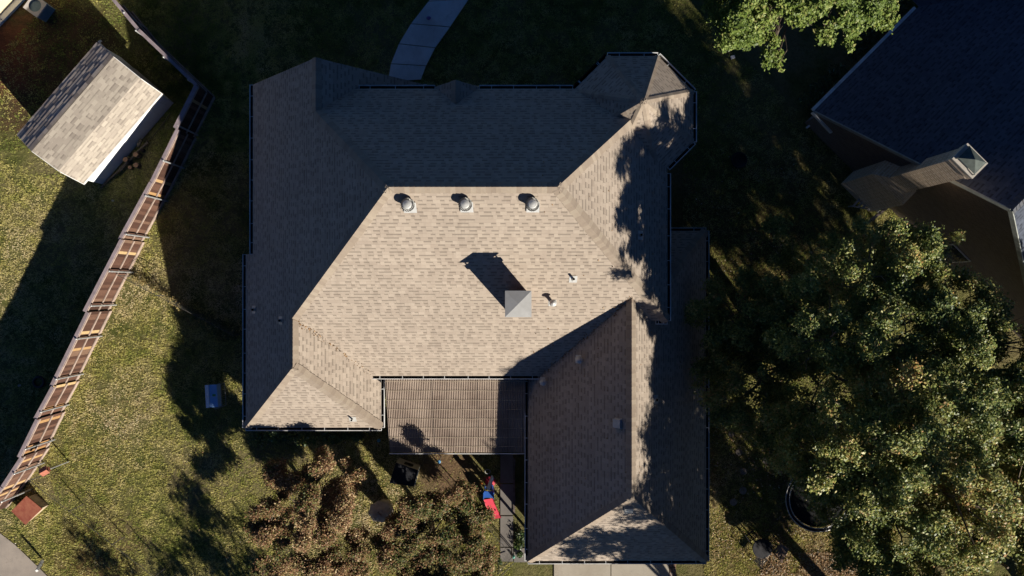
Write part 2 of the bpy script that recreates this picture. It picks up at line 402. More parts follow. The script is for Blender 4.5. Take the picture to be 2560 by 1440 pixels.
# turret roof
TC = Vector((4.79, 6.80)); ap = 2.40; rad = ap / math.cos(R(22.5)); TZ = 4.98; TPK = (TC.x, TC.y, 7.4)
octo = [(TC.x + rad*math.cos(R(22.5+45*k)), TC.y + rad*math.sin(R(22.5+45*k)), TZ) for k in range(8)]
tr = MB()
for k in range(8): slope_poly(tr, [octo[k], octo[(k+1) % 8], TPK])
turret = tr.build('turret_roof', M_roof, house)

# ridge and hip caps: overlapping bent plates
M_caps = tinted('ridge_caps', [(0, (.27, .22, .175)), (.5, (.315, .26, .205)), (1, (.36, .305, .24))], .93, .12, 10, spec=.1)
def caps(mb, a, b, n1, n2, wd=.225, step=.17):
    a = Vector(a); b = Vector(b); d = (b - a); L = d.length; d /= L          # a is the low end
    s1 = n1.cross(d); s2 = d.cross(n2)
    mid = (n1 + n2).normalized()
    if s1.dot(n2) > 0: s1 = -s1
    if s2.dot(n1) > 0: s2 = -s2
    x = 0
    while x < L:
        x2 = min(L, x + step + .05); lo, hi = .05*wd/.225, .016*wd/.225; t = random.random()
        A = a + d*x; B = a + d*x2; jw = wd * random.uniform(.95, 1.06)
        for s_, nn in ((s1, n1), (s2, n2)):
            p = [A + mid*lo*1.3, A + s_*jw + nn*lo, B + s_*jw + nn*hi, B + mid*hi*1.3]
            mb.poly(p, t=.05+.9*t)
            mb.poly([p[0], p[1], p[1]-nn*.02, p[0]-mid*.02], t=.05)
            mb.poly([p[1], p[2], p[2]-nn*.03, p[1]-nn*.03], t=.05)
        x += step
nW = Vector((-1, 0, 1)).normalized(); nE = Vector((1, 0, 1)).normalized(); nS = Vector((0, -1, 1)).normalized(); nN = Vector((0, 1, 1)).normalized()
cp = MB()
for a, b_, n1, n2 in [
    (R2, R1, nN, nS), (GB, R1, nW, nN), (GF, GB, nW, nE), (WT, R1, nW, nS), (WB, WT, nW, nE), ((-11.6, -6.08, 2.12), WB, nW, nS), ((-5.7, -6.08, 2.12), WB, nE, nS),
    ((5.2, 7.05, 5.91), R2, nN, nE), (SEc, R2, nE, nS), (GE, T, nW, nE), ((.7, -11.95, 1.95), GE, nW, nS), ((8.5, -11.95, 1.95), GE, nE, nS), ((8.5, 2.5, 1.95), (6.2, .2, 4.25), nE, nN),
    (d0, d1, nW, nE)]:
    caps(cp, a, b_, n1, n2)
cp.build('ridge_cap', M_caps, roof)
ct = MB()
tn = []
for k in range(8):
    A, B = Vector(octo[k]), Vector(octo[(k+1) % 8]); q = (B-A).cross(Vector(TPK)-A); q = q if q.z > 0 else -q; tn.append(q.normalized())
for k in range(8): caps(ct, octo[k], TPK, tn[k-1], tn[k], wd=.12)
ct.build('ridge_cap', M_caps, turret)
# fascia + soffit under the eaves, gutters with hangers
def gutter(parent, a, b_, out, hs=.9, M=M_trim):
    """open trough along the eave a-b; out = outward plan direction"""
    a = Vector(a); b_ = Vector(b_); o = Vector((out[0], out[1], 0)).normalized(); d = (b_-a); L = d.length; d /= L
    t_ = MB(); W = .125; z0 = -.015
    # trough: back, bottom, front (outer white face), ends
    def q(x, w_, z): return a + d*x + o*w_ + Vector((0, 0, z))
    t_.poly([q(0, .01, z0), q(L, .01, z0), q(L, .01, -.12), q(0, .01, -.12)])
    t_.poly([q(0, .01, -.09), q(L, .01, -.09), q(L, W, -.09), q(0, W, -.09)])
    t_.poly([q(0, W-.004, z0-.02), q(L, W-.004, z0-.02), q(L, W-.004, -.09), q(0, W-.004, -.09)])
    g_ = t_.build('gutter', M_gut, parent)
    l_ = MB()
    l_.bar(q(-.01, W+.006, z0-.045), q(L+.01, W+.006, z0-.045), .028, .11)
    l_.bar(q(0, .0, z0-.05), q(0, W, z0-.05), .016, .1); l_.bar(q(L, .0, z0-.05), q(L, W, z0-.05), .016, .1)
    n_ = max(2, int(L / hs))
    for i in range(n_):
        x = L * (i + .5) / n_ + random.uniform(-.06, .06)
        l_.bar(q(x, .0, z0+.006), q(x, W, z0+.006), .022, .012)
    l_.build('gutter_lip', M, g_)
    f_ = MB(); f_.bar(a + Vector((0, 0, -.10)), b_ + Vector((0, 0, -.10)), .012, .16); f_.build('fascia', M_white, g_)
for a, b_, o in [
    ((-11.12, 8.72, 2.6), (-11.12, 1.46, 2.6), (-1, 0)), ((-11.6, 1.46, 2.12), (-11.6, -6.08, 2.12), (-1, 0)), ((-11.6, -6.08, 2.12), (-5.7, -6.08, 2.12), (0, -1)),
    ((-5.7, -6.08, 2.12), (-5.7, -3.8, 2.12), (1, 0)), ((-6.2, -3.79, 2.45), (1.4, -3.79, 2.45), (0, -1)), ((.7, -4.1, 1.95), (.7, -11.95, 1.95), (-1, 0)),
    ((.7, -11.95, 1.95), (8.5, -11.95, 1.95), (0, -1)), ((8.5, -11.95, 1.95), (8.5, 2.5, 1.95), (1, 0)), ((8.5, 2.5, 1.95), (6.3, 2.5, 1.95), (0, 1)),
    ((6.17, 4.55, 4.94), (6.17, -1.3, 4.94), (1, 0)), ((6.17, -1.3, 4.94), (5.72, -1.3, 4.94), (0, -1)),
    ((-6.05, 7.88, 5.08), (-3.05, 7.88, 5.08), (0, 1)), ((-1.29, 7.88, 5.08), (2.4, 7.88, 5.08), (0, 1)), ((-3.8, 8.72, 2.68), (-3.8, 7.95, 2.68), (1, 0))]:
    gutter(house, a, b_, o)
for k in range(8):
    if k in (3, 4, 5): continue
    if k == 6: pass
    a, b_ = Vector(octo[k]), Vector(octo[(k+1) % 8]); m_ = (a+b_)/2 - Vector((TC.x, TC.y, TZ))
    if k == 5: continue
    if k == 6: b2 = b_; a2 = a.lerp(b_, .28); a, b_ = a2, b2
    gutter(house, a, b_, (m_.x, m_.y), .75)
a, b_ = Vector(octo[2]), Vector(octo[3]); m_ = (a+b_)/2 - Vector((TC.x, TC.y, TZ))
gutter(house, a, a.lerp(b_, .98), (m_.x, m_.y), .75)

# walls
def wall_run(mb, pts, zt, closed=True, zb=GZ, ztops=None):
    n_ = len(pts)
    for i in range(n_ if closed else n_-1):
        a, b_ = pts[i], pts[(i+1) % n_]; L = math.hypot(b_[0]-a[0], b_[1]-a[1])
        za = zt if ztops is None else ztops[i]; zc = zt if ztops is None else ztops[(i+1) % n_]
        mb.poly([(a[0], a[1], zb), (b_[0], b_[1], zb), (b_[0], b_[1], zc), (a[0], a[1], za)], [(i*.11, 0), (i*.11+L, 0), (i*.11+L, zc-zb), (i*.11, za-zb)])
wl = MB(); o = .45
wall_run(wl, [(-11.12+o, 1.46), (-11.12+o, 8.72-.2), (-3.8-o, 8.72-.2), (-3.8-o, 7.88-o)], 2.6, closed=False, ztops=[2.9, 2.9, 2.9, 2.9])
wl.poly([(-11.12+o, 8.5, 2.9), (-3.8-o, 8.5, 2.9), (-7.42, 8.5, 6.1)], [(0, 3), (6.4, 3), (3.2, 6.2)])
wall_run(wl, [(-4.3, 7.4), (2.6, 7.4)], 5.2, closed=False)
wall_run(wl, [(5.7, 4.4), (5.7, -1.0)], 5.0, closed=False)
wall_run(wl, [(-11.15, 1.46), (-11.15, -5.63), (-6.15, -5.63), (-6.15, -3.34), (1.15, -3.34), (1.15, -11.5), (8.05, -11.5), (8.05, 2.05), (5.7, 2.05)], 2.3, closed=False)
wall_run(wl, [(-4.25, 7.4), (-4.25, 6.0)], 5.2, closed=False)
wl.poly([(-3.0, 7.86, 5.0), (-1.34, 7.86, 5.0), (-2.17, 7.86, 5.8)], [(0, 0), (1.7, 0), (.85, .8)])
wall_run(wl, [(TC.x + (ap-.35)/math.cos(R(22.5))*math.cos(R(22.5+45*k)), TC.y + (ap-.35)/math.cos(R(22.5))*math.sin(R(22.5+45*k))) for k in range(8)], 5.0)
wl.build('wall', M_brick, house)
# soffits
sf = MB()
def soff(x0, y0, x1, y1, z):
    sf = MB(); sf.box(((x0+x1)/2, (y0+y1)/2, z), (abs(x1-x0), abs(y1-y0), .02)); sf.build('soffit', M_white, house)
soff(-11.12, 1.5, -10.6, 8.7, 2.45); soff(-11.6, -6.06, -11.1, 1.44, 1.98); soff(-11.1, -6.06, -5.72, -5.6, 1.97); soff(-6.2, -5.6, -5.72, -3.9, 1.96)
soff(-5.7, -3.77, 1.1, -3.3, 2.3); soff(.72, -11.93, 1.2, -3.8, 1.8); soff(1.2, -11.93, 8.0, -11.45, 1.79); soff(8.0, -11.93, 8.48, 2.48, 1.78)
soff(5.65, -1.28, 6.15, 4.5, 4.8); soff(-4.3, 7.35, 2.6, 7.86, 4.93)
for (cx, cy, nx, ny, ww, hh, z) in [(-9.8, 8.5, 0, 1, 1.2, 1.4, 1.0), (-5.6, 8.5, 0, 1, 1.0, 1.4, 1.0), (.8, 7.4, 0, 1, 1.8, 1.5, 1.0), (-11.15, -2, -1, 0, 1.2, 1.2, 1.0), (-11.15+.48, 5, -1, 0, 1.2, 1.2, 1.0),
                                   (-8.6, -5.63, 0, -1, 1.6, 1.3, .9), (8.05, -4, 1, 0, 1.2, 1.1, 1.0), (8.05, -9, 1, 0, 1.2, 1.1, 1.0), (1.15, -6.5, -1, 0, 1.0, 1.0, 1.0)]:
    fr = MB(); sx_, sy_ = (ww, .06) if ny else (.06, ww); c0 = (cx + nx*.02, cy + ny*.02, z)
    for s_ in (-1, 1):
        fr.box((cx + nx*.03 + (s_*ww/2 if ny else 0), cy + ny*.03 + (0 if ny else s_*ww/2), z), (.08 if ny else .07, .07 if ny else .08, hh+.08))
        fr.box((cx + nx*.031, cy + ny*.031, z + s_*hh/2), (sx_ - .08 if ny else .07, .07 if ny else sy_ - .08, .08))
    fo = fr.build('window', M_white, house)
    pn = MB(); pn.box((cx + nx*.015, cy + ny*.015, z), (ww-.08 if ny else .02, .02 if ny else ww-.08, hh-.08)); pn.build('pane', M_glass, fo)
gd = MB()
for i in range(4): gd.box((4.6, -11.53, GZ+.3+i*.55), (4.8, .05, .53))
gd.build('garage_door', M_white, house)

# ---- chimney
ch = MB(); cx, cy = .22, -.56; chs = .78; zt = 8.05
z0 = 5.0
for s_, (ax, ay) in enumerate(((-1,-1),(1,-1),(1,1),(-1,1))): pass
cps = [(cx-chs/2, cy-chs/2), (cx+chs/2, cy-chs/2), (cx+chs/2, cy+chs/2), (cx-chs/2, cy+chs/2)]
wall_run(ch, cps, zt, zb=z0)
cps2 = [(cx+(x-cx)*1.12, cy+(y-cy)*1.12) for x, y in cps]; wall_run(ch, cps2, zt, zb=zt-.18)
ch.poly([(x, y, zt) for x, y in cps2], [(0, 0), (1, 0), (1, 1), (0, 1)])
ch.poly([(x, y, zt-.18) for x, y in reversed(cps2)], [(0, 0), (1, 0), (1, 1), (0, 1)])
cho = ch.build('chimney', M_brick, house)
cc = MB(); s_ = .465; zc = 8.28
for ax, ay in ((-1,-1),(1,-1),(1,1),(-1,1)): cc.box((cx+ax*.36, cy+ay*.36, 8.16), (.04, .04, .24))
b4 = [(cx-s_, cy-s_, zc), (cx+s_, cy-s_, zc), (cx+s_, cy+s_, zc), (cx-s_, cy+s_, zc)]
for i in range(4): cc.poly([b4[i], b4[(i+1) % 4], (cx, cy, zc+.13)]); a, b_ = b4[i], b4[(i+1) % 4]; cc.poly([(a[0], a[1], zc-.04), (b_[0], b_[1], zc-.04), b_, a])
cc.poly([(x, y, zc-.04) for x, y, _ in reversed(b4)])
cc.build('chimney_cap', M_cap, cho)

# ---- turbine vents: neck, swirled vane head, cone
def turbine(px, py):
    z = 9.05; x = (px-1280)*(34-z-.35)/1830; y = -(py-720)*(34-z-.35)/1830; zs = y + 6.24
    b = MB(); b.box((x+.03, y-.06, zs+.02), (.44, .44, .012), M=Matrix.Rotation(R(45), 3, 'X')); b.lathe((x, y, zs-.25), [(.155, 0), (.15, .42), (.17, .44)], 20)
    vo = b.build('turbine_vent', M_alu, house)
    h = MB(); zb = zs + .22; K = 22
    for k in range(K):
        a0 = 2*math.pi*k/K; prev = None
        for j in range(7):
            f = j/6; rr = .13 + .11*math.sin(math.pi*(.12+.8*f)); tw = a0 + f*.7; wd = .16
            p = (x + rr*math.cos(tw), y + rr*math.sin(tw), zb + .30*f); q = (x + (rr-.03)*math.cos(tw+wd), y + (rr-.03)*math.sin(tw+wd), zb + .30*f)
            if prev: h.poly([prev[0], prev[1], q, p])
            prev = (p, q)
    h.lathe((x, y, zb+.29), [(.16, 0), (.13, .035), (.05, .06), (.01, .065)], 20)
    h.lathe((x, y, zb-.01), [(.17, 0), (.17, .03)], 20)
    h.build('turbine_head', M_alu, vo, smooth=False)
    c_ = MB(); c_.lathe((x, y, zb+.02), [(.10, 0), (.17, .12), (.12, .25)], 14); c_.build('turbine_core', M_darkmetal, vo)
for p in ((1019, 512), (1163, 511), (1331, 511)): turbine(*p)
# ---- small pipes and vents; (x, y, slope fn)
def zroof(x, y, which): return {'W': x+13.72, 'S': y+6.24, 'GL': x+1.25, 'GR': 10.45-x, 'WS': y+8.2, 'GS': y+13.9, 'E': 11.11-x}[which]
rotm = {'W': Matrix.Rotation(R(-45), 3, 'Y'), 'GL': Matrix.Rotation(R(-45), 3, 'Y'), 'GR': Matrix.Rotation(R(45), 3, 'Y'), 'E': Matrix.Rotation(R(45), 3, 'Y'), 'S': Matrix.Rotation(R(45), 3, 'X'), 'WS': Matrix.Rotation(R(45), 3, 'X'), 'GS': Matrix.Rotation(R(45), 3, 'X')}
def solve(px, py, which):
    z = 5.0
    for _ in range(40):
        q = P(px, py, z); z = .5*z + .5*zroof(q.x, q.y, which)
    return P(px, py, z)
def pipe(px, py, which, h=.35, r=.05, hood=False, light=True):
    q = solve(px, py, which); b = MB()
    b.box((q.x, q.y, q.z+.012), (.30, .34, .012), M=rotm[which]); b.lathe((q.x, q.y, q.z-.05), [(r*1.9, 0), (r*1.05, .14)], 14)
    v = b.build('vent_pipe', M_alu if light else M_metal, house)
    b = MB(); b.tube([(q.x, q.y, q.z), (q.x, q.y, q.z+h)], r, 14, cap=False)
    b.tube([(q.x, q.y, q.z), (q.x, q.y, q.z+h)], r*.86, 14, cap=False); b.build('pipe', M_metal, v)
    if not hood:
        b = MB(); b.lathe((q.x, q.y, q.z+h-.05), [(r*.85, 0), (r*.85, .004)], 14); b.build('pipe_mouth', M_gut, v)
    else:
        b = MB(); b.lathe((q.x, q.y, q.z+h+.03), [(r*2.1, 0), (r*2.2, .03), (r*1.6, .09), (r*.4, .13)], 16)
        for k in range(3):
            a = k*2.1; b.bar((q.x+r*math.cos(a), q.y+r*math.sin(a), q.z+h-.05), (q.x+r*1.5*math.cos(a), q.y+r*1.5*math.sin(a), q.z+h+.05), .015, .006)
        b.build('vent_hood', M_alu, v, smooth=False)
pipe(1433, 698, 'S', .32, .045); pipe(1381, 757, 'S', .42, .065, hood=True); pipe(882, 1048, 'WS', .3, .04)
pipe(635, 774, 'W', .2, .055, light=False); pipe(702, 801, 'W', .2, .055, light=False); pipe(1601, 588, 'E', .25, .05); pipe(1640, 998, 'GR', .25, .055)
pipe(1446, 898, 'GL', .22, .07, hood=True); pipe(1357, 953, 'GL', .22, .07, hood=True)
for px, py, wh in ((1546, 1058, 'GL'), (1571, 1270, 'GS')):
    q = solve(px, py, wh); b = MB(); Mx = rotm[wh]
    for (sz, off) in (((.36, .40, .012), .01), ((.33, .33, .13), .08)):
        b.box(Vector((q.x, q.y, q.z)) + Mx @ Vector((0, 0, off)), sz, M=Mx)
    v = b.build('box_vent', M_cap if wh == 'GL' else M_alu, house)
# downspouts + seam of dark gap along west wing
ds = MB(); ds.bar((.95, -11.7, 1.8), (.95, -11.7, GZ+.1), .08, .1); ds.build('downspout', M_trim, house)

# ------------------------------------------------------------------ patio cover
pc = thing('patio_cover', (-2.5, -5, GZ), 'corrugated translucent brown patio cover below the main roof', 'patio cover')
m, n, b = newmat('corrugated_sheet'); uvn = N(n, 'ShaderNodeUVMap').outputs[0]; sp = N(n, 'ShaderNodeSeparateXYZ'); n.links.new(uvn, sp.inputs[0])
tc = N(n, 'ShaderNodeTexCoord').outputs['Object']
c = mixc(n, sstep(n, noise(n, tc, .8, 4, .6), .35, .7), (.36, .29, .235), (.23, .175, .14))
fr_ = mathn(n, 'FRACT', mathn(n, 'DIVIDE', sp.outputs[0], .66)); c = mixc(n, mathn(n, 'MULTIPLY', mathn(n, 'LESS_THAN', fr_, .04), .6), c, (.08, .06, .05))
n.links.new(c, b.inputs['Base Color']); b.inputs['Roughness'].default_value = .55; M_corr = m
a0, a1 = P(963, 945, 2.25), P(1313, 945, 2.25); c0, c1 = P(975, 1131, 1.55), P(1313, 1131, 1.55)
cs = MB(); nw = 80; sg = 8; ns = 14; Wd = a1.x - a0.x
def cpt(i, j):
    u = i/(nw*sg); v = j/ns; top = a0.lerp(a1, u); bot = c0.lerp(c1, u); p = top.lerp(bot, v)
    return (p.x, p.y + .006*math.sin(u*31), p.z + .029*math.cos(2*math.pi*i/sg))
n0 = 0
for i in range(nw*sg):
    p = [cpt(i, j) for j in (0, ns)]; q = [cpt(i+1, j) for j in (0, ns)]
    cs.poly([p[0], p[1], q[1], q[0]], [(Wd*i/(nw*sg), 0), (Wd*i/(nw*sg), 3), (Wd*(i+1)/(nw*sg), 3), (Wd*(i+1)/(nw*sg), 0)])
cs.build('corrugated_sheet', M_corr, pc)
bm_ = MB()
M_batten = basic('batten', (.50, .42, .31), .7, .3, 5)
for j in range(8):
    ss = MB()
    v = (j+.35)/8; L_ = [(lambda u: a0.lerp(a1, u).lerp(c0.lerp(c1, u), v))(k/40) for k in range(41)]
    for k in range(40):
        p, q = L_[k], L_[k+1]; wv = .010*math.sin(k*.9 + j*2)
        ss.bar((p.x, p.y+wv, p.z+.033), (q.x, q.y+.010*math.sin((k+1)*.9+j*2), q.z+.033), .016, .008)
    ss.build('batten_strip', M_batten, pc)
    bm_ = MB(); bm_.bar(L_[0] - Vector((0, 0, .09)), L_[-1] - Vector((0, 0, .09)), .05, .1); bm_.build('purlin', M_rail, pc)
ps = MB(); ps.bar(c0 - Vector((0, -.1, .2)), c1 - Vector((0, -.1, .2)), .09, .15); ps.build('header_beam', M_rail, pc)
for u in (.02, .34, .66, .98):
    q = c0.lerp(c1, u); ps = MB(); ps.box((q.x, q.y+.1, (q.z-.27+GZ)/2), (.1, .1, q.z-.27-GZ)); ps.build('post', M_rail, pc)
gl = MB(); gl.bar(c0 + Vector((-.03, -.06, -.02)), c1 + Vector((.0, -.06, -.02)), .03, .07); gl.build('edge_trim', M_trim, pc)
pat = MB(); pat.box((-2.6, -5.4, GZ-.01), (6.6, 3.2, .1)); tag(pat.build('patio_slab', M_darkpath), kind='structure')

# ------------------------------------------------------------------ neighbour house (right)
nb = thing('neighbour_house', (18, 5, GZ), 'brick neighbouring house with a dark blue shingled gable roof', 'house')
e = Vector((1, 1, 0)) / math.sqrt(2); n_ = Vector((1, -1, 0)) / math.sqrt(2)
EC = Vector((13.37, 7.83, 1.6)); RD = Vector((18.34, 2.86, 7.15)); FC = Vector((23.31, -2.11, 1.6)); LN = 17
nr = MB(); slope_poly(nr, [EC, RD, RD + e*LN, EC + e*LN]); slope_poly(nr, [RD, FC, FC + e*LN, RD + e*LN])
# wing toward the upper left
wa = EC + e*6.55; slope_poly(nr, [wa, wa - n_*6, wa - n_*6 + e*5 + Vector((0, 0, 3.9)), wa + n_*5 + e*5 + Vector((0, 0, 3.95))])
slope_poly(nr, [FC, FC + n_*5 + Vector((0, 0, -.25)), FC + n_*5 + e*LN + Vector((0, 0, -.25)), FC + e*LN])
nr.build('roof', M_darkroof, nb)
nr = MB()
caps(nr, RD, RD + e*LN, (n_*-.62 + Vector((0, 0, .78))).normalized(), (n_*.62 + Vector((0, 0, .78))).normalized())
nr.build('ridge_cap', basic('dark_caps', (.10, .105, .12), .9, .3, 6), nb)
fb = MB(); dn = Vector((0, 0, -.09))
fb.bar(EC + dn, RD + dn, .04, .20); fb.bar(RD + dn, FC + dn, .04, .20); fb.build('bargeboard', basic('bargeboard_paint', (.34, .36, .33), .6, .3, 4), nb)
gt = MB(); gt.bar(EC - n_*.08 + Vector((0, 0, -.04)), EC - n_*.08 + e*6.4 + Vector((0, 0, -.04)), .13, .12)
gt.build('gutter', M_trim, nb)
gt = MB(); p = EC + Vector((.0, 0, -.3)); gt.bar(EC - e*.05 + Vector((0, 0, -.12)), EC - e*.05 + n_*1.25 + Vector((0, 0, -.2)), .06, .2); gt.build('eave_return', M_white, nb)
gt = MB(); gt.bar(P(2050, 293, GZ+.35), P(2016, 320, GZ+.12), .09, .09); gt.bar(P(2052, 290, GZ+.35), (P(2052, 290, GZ+.35).x+.05, P(2052, 290, GZ+.35).y+.04, 1.45), .09, .09); gt.build('downspout', M_trim, nb)
wn = MB(); k_ = e*.35
wa_, wr_, wf_ = EC + k_ + n_*.35, RD + k_, FC + k_ - n_*.35
def wp(p, z): return Vector((p.x, p.y, z))
Lw_ = (wf_ - wa_).length
wn.poly([wp(wa_, GZ), wp(wf_, GZ), wp(wf_, 1.5), wp(wr_, 6.85), wp(wa_, 1.5)], [(0, 0), (Lw_, 0), (Lw_, 2.2), (Lw_/2, 7.55), (0, 2.2)])
wx = wf_ + n_*5; wn.poly([wp(wf_, GZ), wp(wx, GZ), wp(wx, 1.35), wp(wf_, 1.5)], [(0, 0), (5, 0), (5, 2.0), (0, 2.2)])
wn.poly([wp(wa_, GZ), wp(wa_, 1.5), wp(wa_ + e*LN, 1.5), wp(wa_ + e*LN, GZ)], [(0, 0), (0, 2.2), (LN, 2.2), (LN, 0)])
wn.build('wall', M_brick2, nb)
# chimney stack against the gable wall
def obox(mb, c, le, ln, z0, z1):     # along wall = n_, out of wall = e
    p = [c - n_*ln/2 - e*le/2, c + n_*ln/2 - e*le/2, c + n_*ln/2 + e*le/2, c - n_*ln/2 + e*le/2]
    for i in range(4):
        a, b_ = p[i], p[(i+1) % 4]; L = (b_-a).length
        mb.poly([wp(a, z0), wp(b_, z0), wp(b_, z1), wp(a, z1)], [(0, z0), (L, z0), (L, z1), (0, z1)])
    mb.poly([wp(q, z1) for q in p], [(0, 0), (1, 0), (1, 1), (0, 1)])
sb = MB(); wc = wa_.lerp(wf_, .315); c_lo = wp(wc, 0) - e*.42; obox(sb, c_lo, .84, 1.9, GZ, 2.3)
lo = [c_lo - n_*.95 - e*.42, c_lo + n_*.95 - e*.42, c_lo + n_*.95 + e*.42, c_lo - n_*.95 + e*.42]
hi = [c_lo - n_*.45 - e*.27, c_lo + n_*.45 - e*.27, c_lo + n_*.45 + e*.39, c_lo - n_*.45 + e*.39]
for i in range(4):
    a, b_, c2_, d2_ = lo[i], lo[(i+1) % 4], hi[(i+1) % 4], hi[i]; L = (b_-a).length
    sb.poly([wp(a, 2.3), wp(b_, 2.3), wp(c2_, 2.95), wp(d2_, 2.95)], [(0, 0), (L, 0), (L*.8, .7), (L*.2, .7)])
c_hi = c_lo + e*.06; obox(sb, c_hi, .66, .90, 2.95, 7.3); obox(sb, c_hi, .72, .96, 7.05, 7.12); obox(sb, c_hi, .76, 1.0, 7.18, 7.42)
sbo = sb.build('chimney', M_brickch, nb)
cr = MB(); obox(cr, c_hi, .8, 1.04, 7.425, 7.5); cr.build('chimney_crown', basic('mortar_crown', (.50, .46, .40), .9, .2, 6), sbo)
cr = MB(); q = [c_hi - n_*.42 - e*.3, c_hi + n_*.42 - e*.3, c_hi + n_*.42 + e*.3, c_hi - n_*.42 + e*.3]
for i in range(4): cr.poly([wp(q[i], 7.62), wp(q[(i+1) % 4], 7.62), wp(c_hi, 7.8)]); cr.bar(wp(q[i], 7.5), wp(q[i], 7.62), .03, .03)
cr.build('chimney_cap', basic('cap_metal', (.09, .11, .10), .6, .3, 5), sbo)
wd_ = MB(); q = wa_.lerp(wf_, .66) - e*.03; M3 = Matrix((n_, e, Vector((0, 0, 1)))).transposed(); wd_.box(wp(q, .7), (1.1, .05, 1.3), M=M3)
wo = wd_.build('window', M_white, nb); wd_ = MB(); wd_.box(wp(q - e*.02, .7), (1.0, .04, 1.2), M=M3); wd_.build('pane', M_glass, wo)

# ladder / trellis rack
def ladder():
    t = thing('ladder', P(2165, 505), 'pale slatted ladder lying on the ground at the foot of the brick chimney', 'ladder')
    a, b_ = P(2128, 515, GZ+.3), P(2200, 528, GZ+.3); c_, d_ = P(2148, 492, GZ+.3), P(2215, 508, GZ+.3)
    m_ = MB(); m_.bar(a, b_, .05, .08); m_.bar(c_, d_, .05, .08); m_.build('side_rail', M_metal, t)
    for k in range(6):
        f = .06 + k*.17; m_ = MB(); m_.bar(a.lerp(b_, f) + Vector((0, 0, .03)), c_.lerp(d_, f) + Vector((0, 0, .03)), .09, .025); m_.build('rung', M_metal, t)
    m_ = MB()
    for q in (a, b_, c_, d_): m_.bar(q, (q.x, q.y, GZ), .05, .05)
    m_.build('leg', M_metal, t)
ladder()
bd = MB(); bd.bar(P(2166, 560, GZ+.25), P(2218, 518, GZ+.9), .14, .03); tag(bd.build('board', M_rail), 'grey plank leaning against the corner of the brick chimney', 'plank')

# ------------------------------------------------------------------ neighbour house corner (top left)
tl = thing('cream_house', P(-60, -60), 'corner of a sunlit cream-walled house beside the air conditioner', 'house')
a, b_ = P(66, -6), P(-20, 84); d_ = (b_-a).normalized(); nrm = Vector((d_.y, -d_.x, 0)); nrm = nrm if nrm.dot(Vector((1, -1, 0))) > 0 else -nrm
a = a - d_*6 - nrm*.22; b_ = b_ - nrm*.22; b_ = P(10, 52) - nrm*.22
w1 = MB()
inn = -nrm
for p, q in ((a, b_), (b_, b_ + inn*6)):
    w1.poly([wp(p, GZ+.0), wp(q, GZ+.0), wp(q, 2.0), wp(p, 2.0)])
w1.build('wall', basic('cream_siding', (.62, .54, .36), .8, .06, 2), tl)
w1 = MB(); w1.poly([wp(a+nrm*.05-d_*.3, 2.02), wp(b_+nrm*.05+d_*.2, 2.02), wp(b_+inn*6+d_*.2, 4.5), wp(a+inn*6-d_*.3, 4.5)], [(0, 0), (9, 0), (9, 6), (0, 6)]); w1.build('roof', M_shedroof, tl)
stp = MB(); q0 = a + nrm*.02; q1 = b_ + nrm*.02 + d_*2.2
for p, q in ((q0, b_ + nrm*.02), (b_ + nrm*.02 + d_*.03, q1)):
    stp.bar(p + nrm*.13 + Vector((0, 0, .06)), q + nrm*.13 + Vector((0, 0, .06)), .26, .16)
tag(stp.build('concrete_strip', M_conc), kind='structure')

# ---- air conditioner
ac = thing('air_conditioner', P(100, 28), 'square air conditioner with a round top fan beside the cream house', 'air conditioner')
zt = GZ + .72; q = [P(56, 17, zt), P(84, -16, zt), P(117, 10, zt), P(92, 44, zt)]
cc_ = (q[0]+q[1]+q[2]+q[3])/4; ux = (q[2]-q[3]).normalized(); uy = Vector((-ux.y, ux.x, 0)); A_ = .80
Mx = Matrix((ux, uy, Vector((0, 0, 1)))).transposed()
b = MB(); b.box(wp(cc_, GZ+.33), (A_-.06, A_-.06, .62), M=Mx)
for i in range(14): b.box(wp(cc_, GZ+.06+i*.045), (A_-.03, A_-.03, .012), M=Mx)
b.build('condenser_body', basic('ac_body', (.16, .24, .28), .6, .2, 5), ac)
b = MB(); K = 32; ro = .29
for k in range(K):
    a0_, a1_ = 2*math.pi*k/K, 2*math.pi*(k+1)/K
    def sq(a): s = 1/max(abs(math.cos(a)), abs(math.sin(a))); return (math.cos(a)*s*A_/2, math.sin(a)*s*A_/2)
    pts = []
    for (x, y) in (sq(a0_), sq(a1_), (ro*math.cos(a1_), ro*math.sin(a1_)), (ro*math.cos(a0_), ro*math.sin(a0_))):
        v_ = Mx @ Vector((x, y, 0)); pts.append((cc_.x+v_.x, cc_.y+v_.y, zt))
    b.poly(pts); b.poly([pts[1], pts[0], (pts[0][0], pts[0][1], zt-.07), (pts[1][0], pts[1][1], zt-.07)])
b.build('top_panel', basic('ac_top', (.48, .45, .43), .6, .15, 3), ac)
b = MB(); b.lathe(wp(cc_, zt-.2), [(.29, 0), (.29, .005)], 24); b.build('fan_well', M_darkmetal, ac)
b = MB()
for k in range(3):
    an = k*2.094+.5; Mr = Matrix.Rotation(an, 3, 'Z') @ Matrix.Rotation(R(18), 3, 'X'); v_ = Matrix.Rotation(an, 3, 'Z') @ Vector((.16, 0, 0))
    b.box((cc_.x+v_.x, cc_.y+v_.y, zt-.12), (.19, .17, .008), M=Mr)
b.lathe(wp(cc_, zt-.14), [(.06, 0), (.06, .05)], 12); b.build('fan_blade', M_metal, ac)

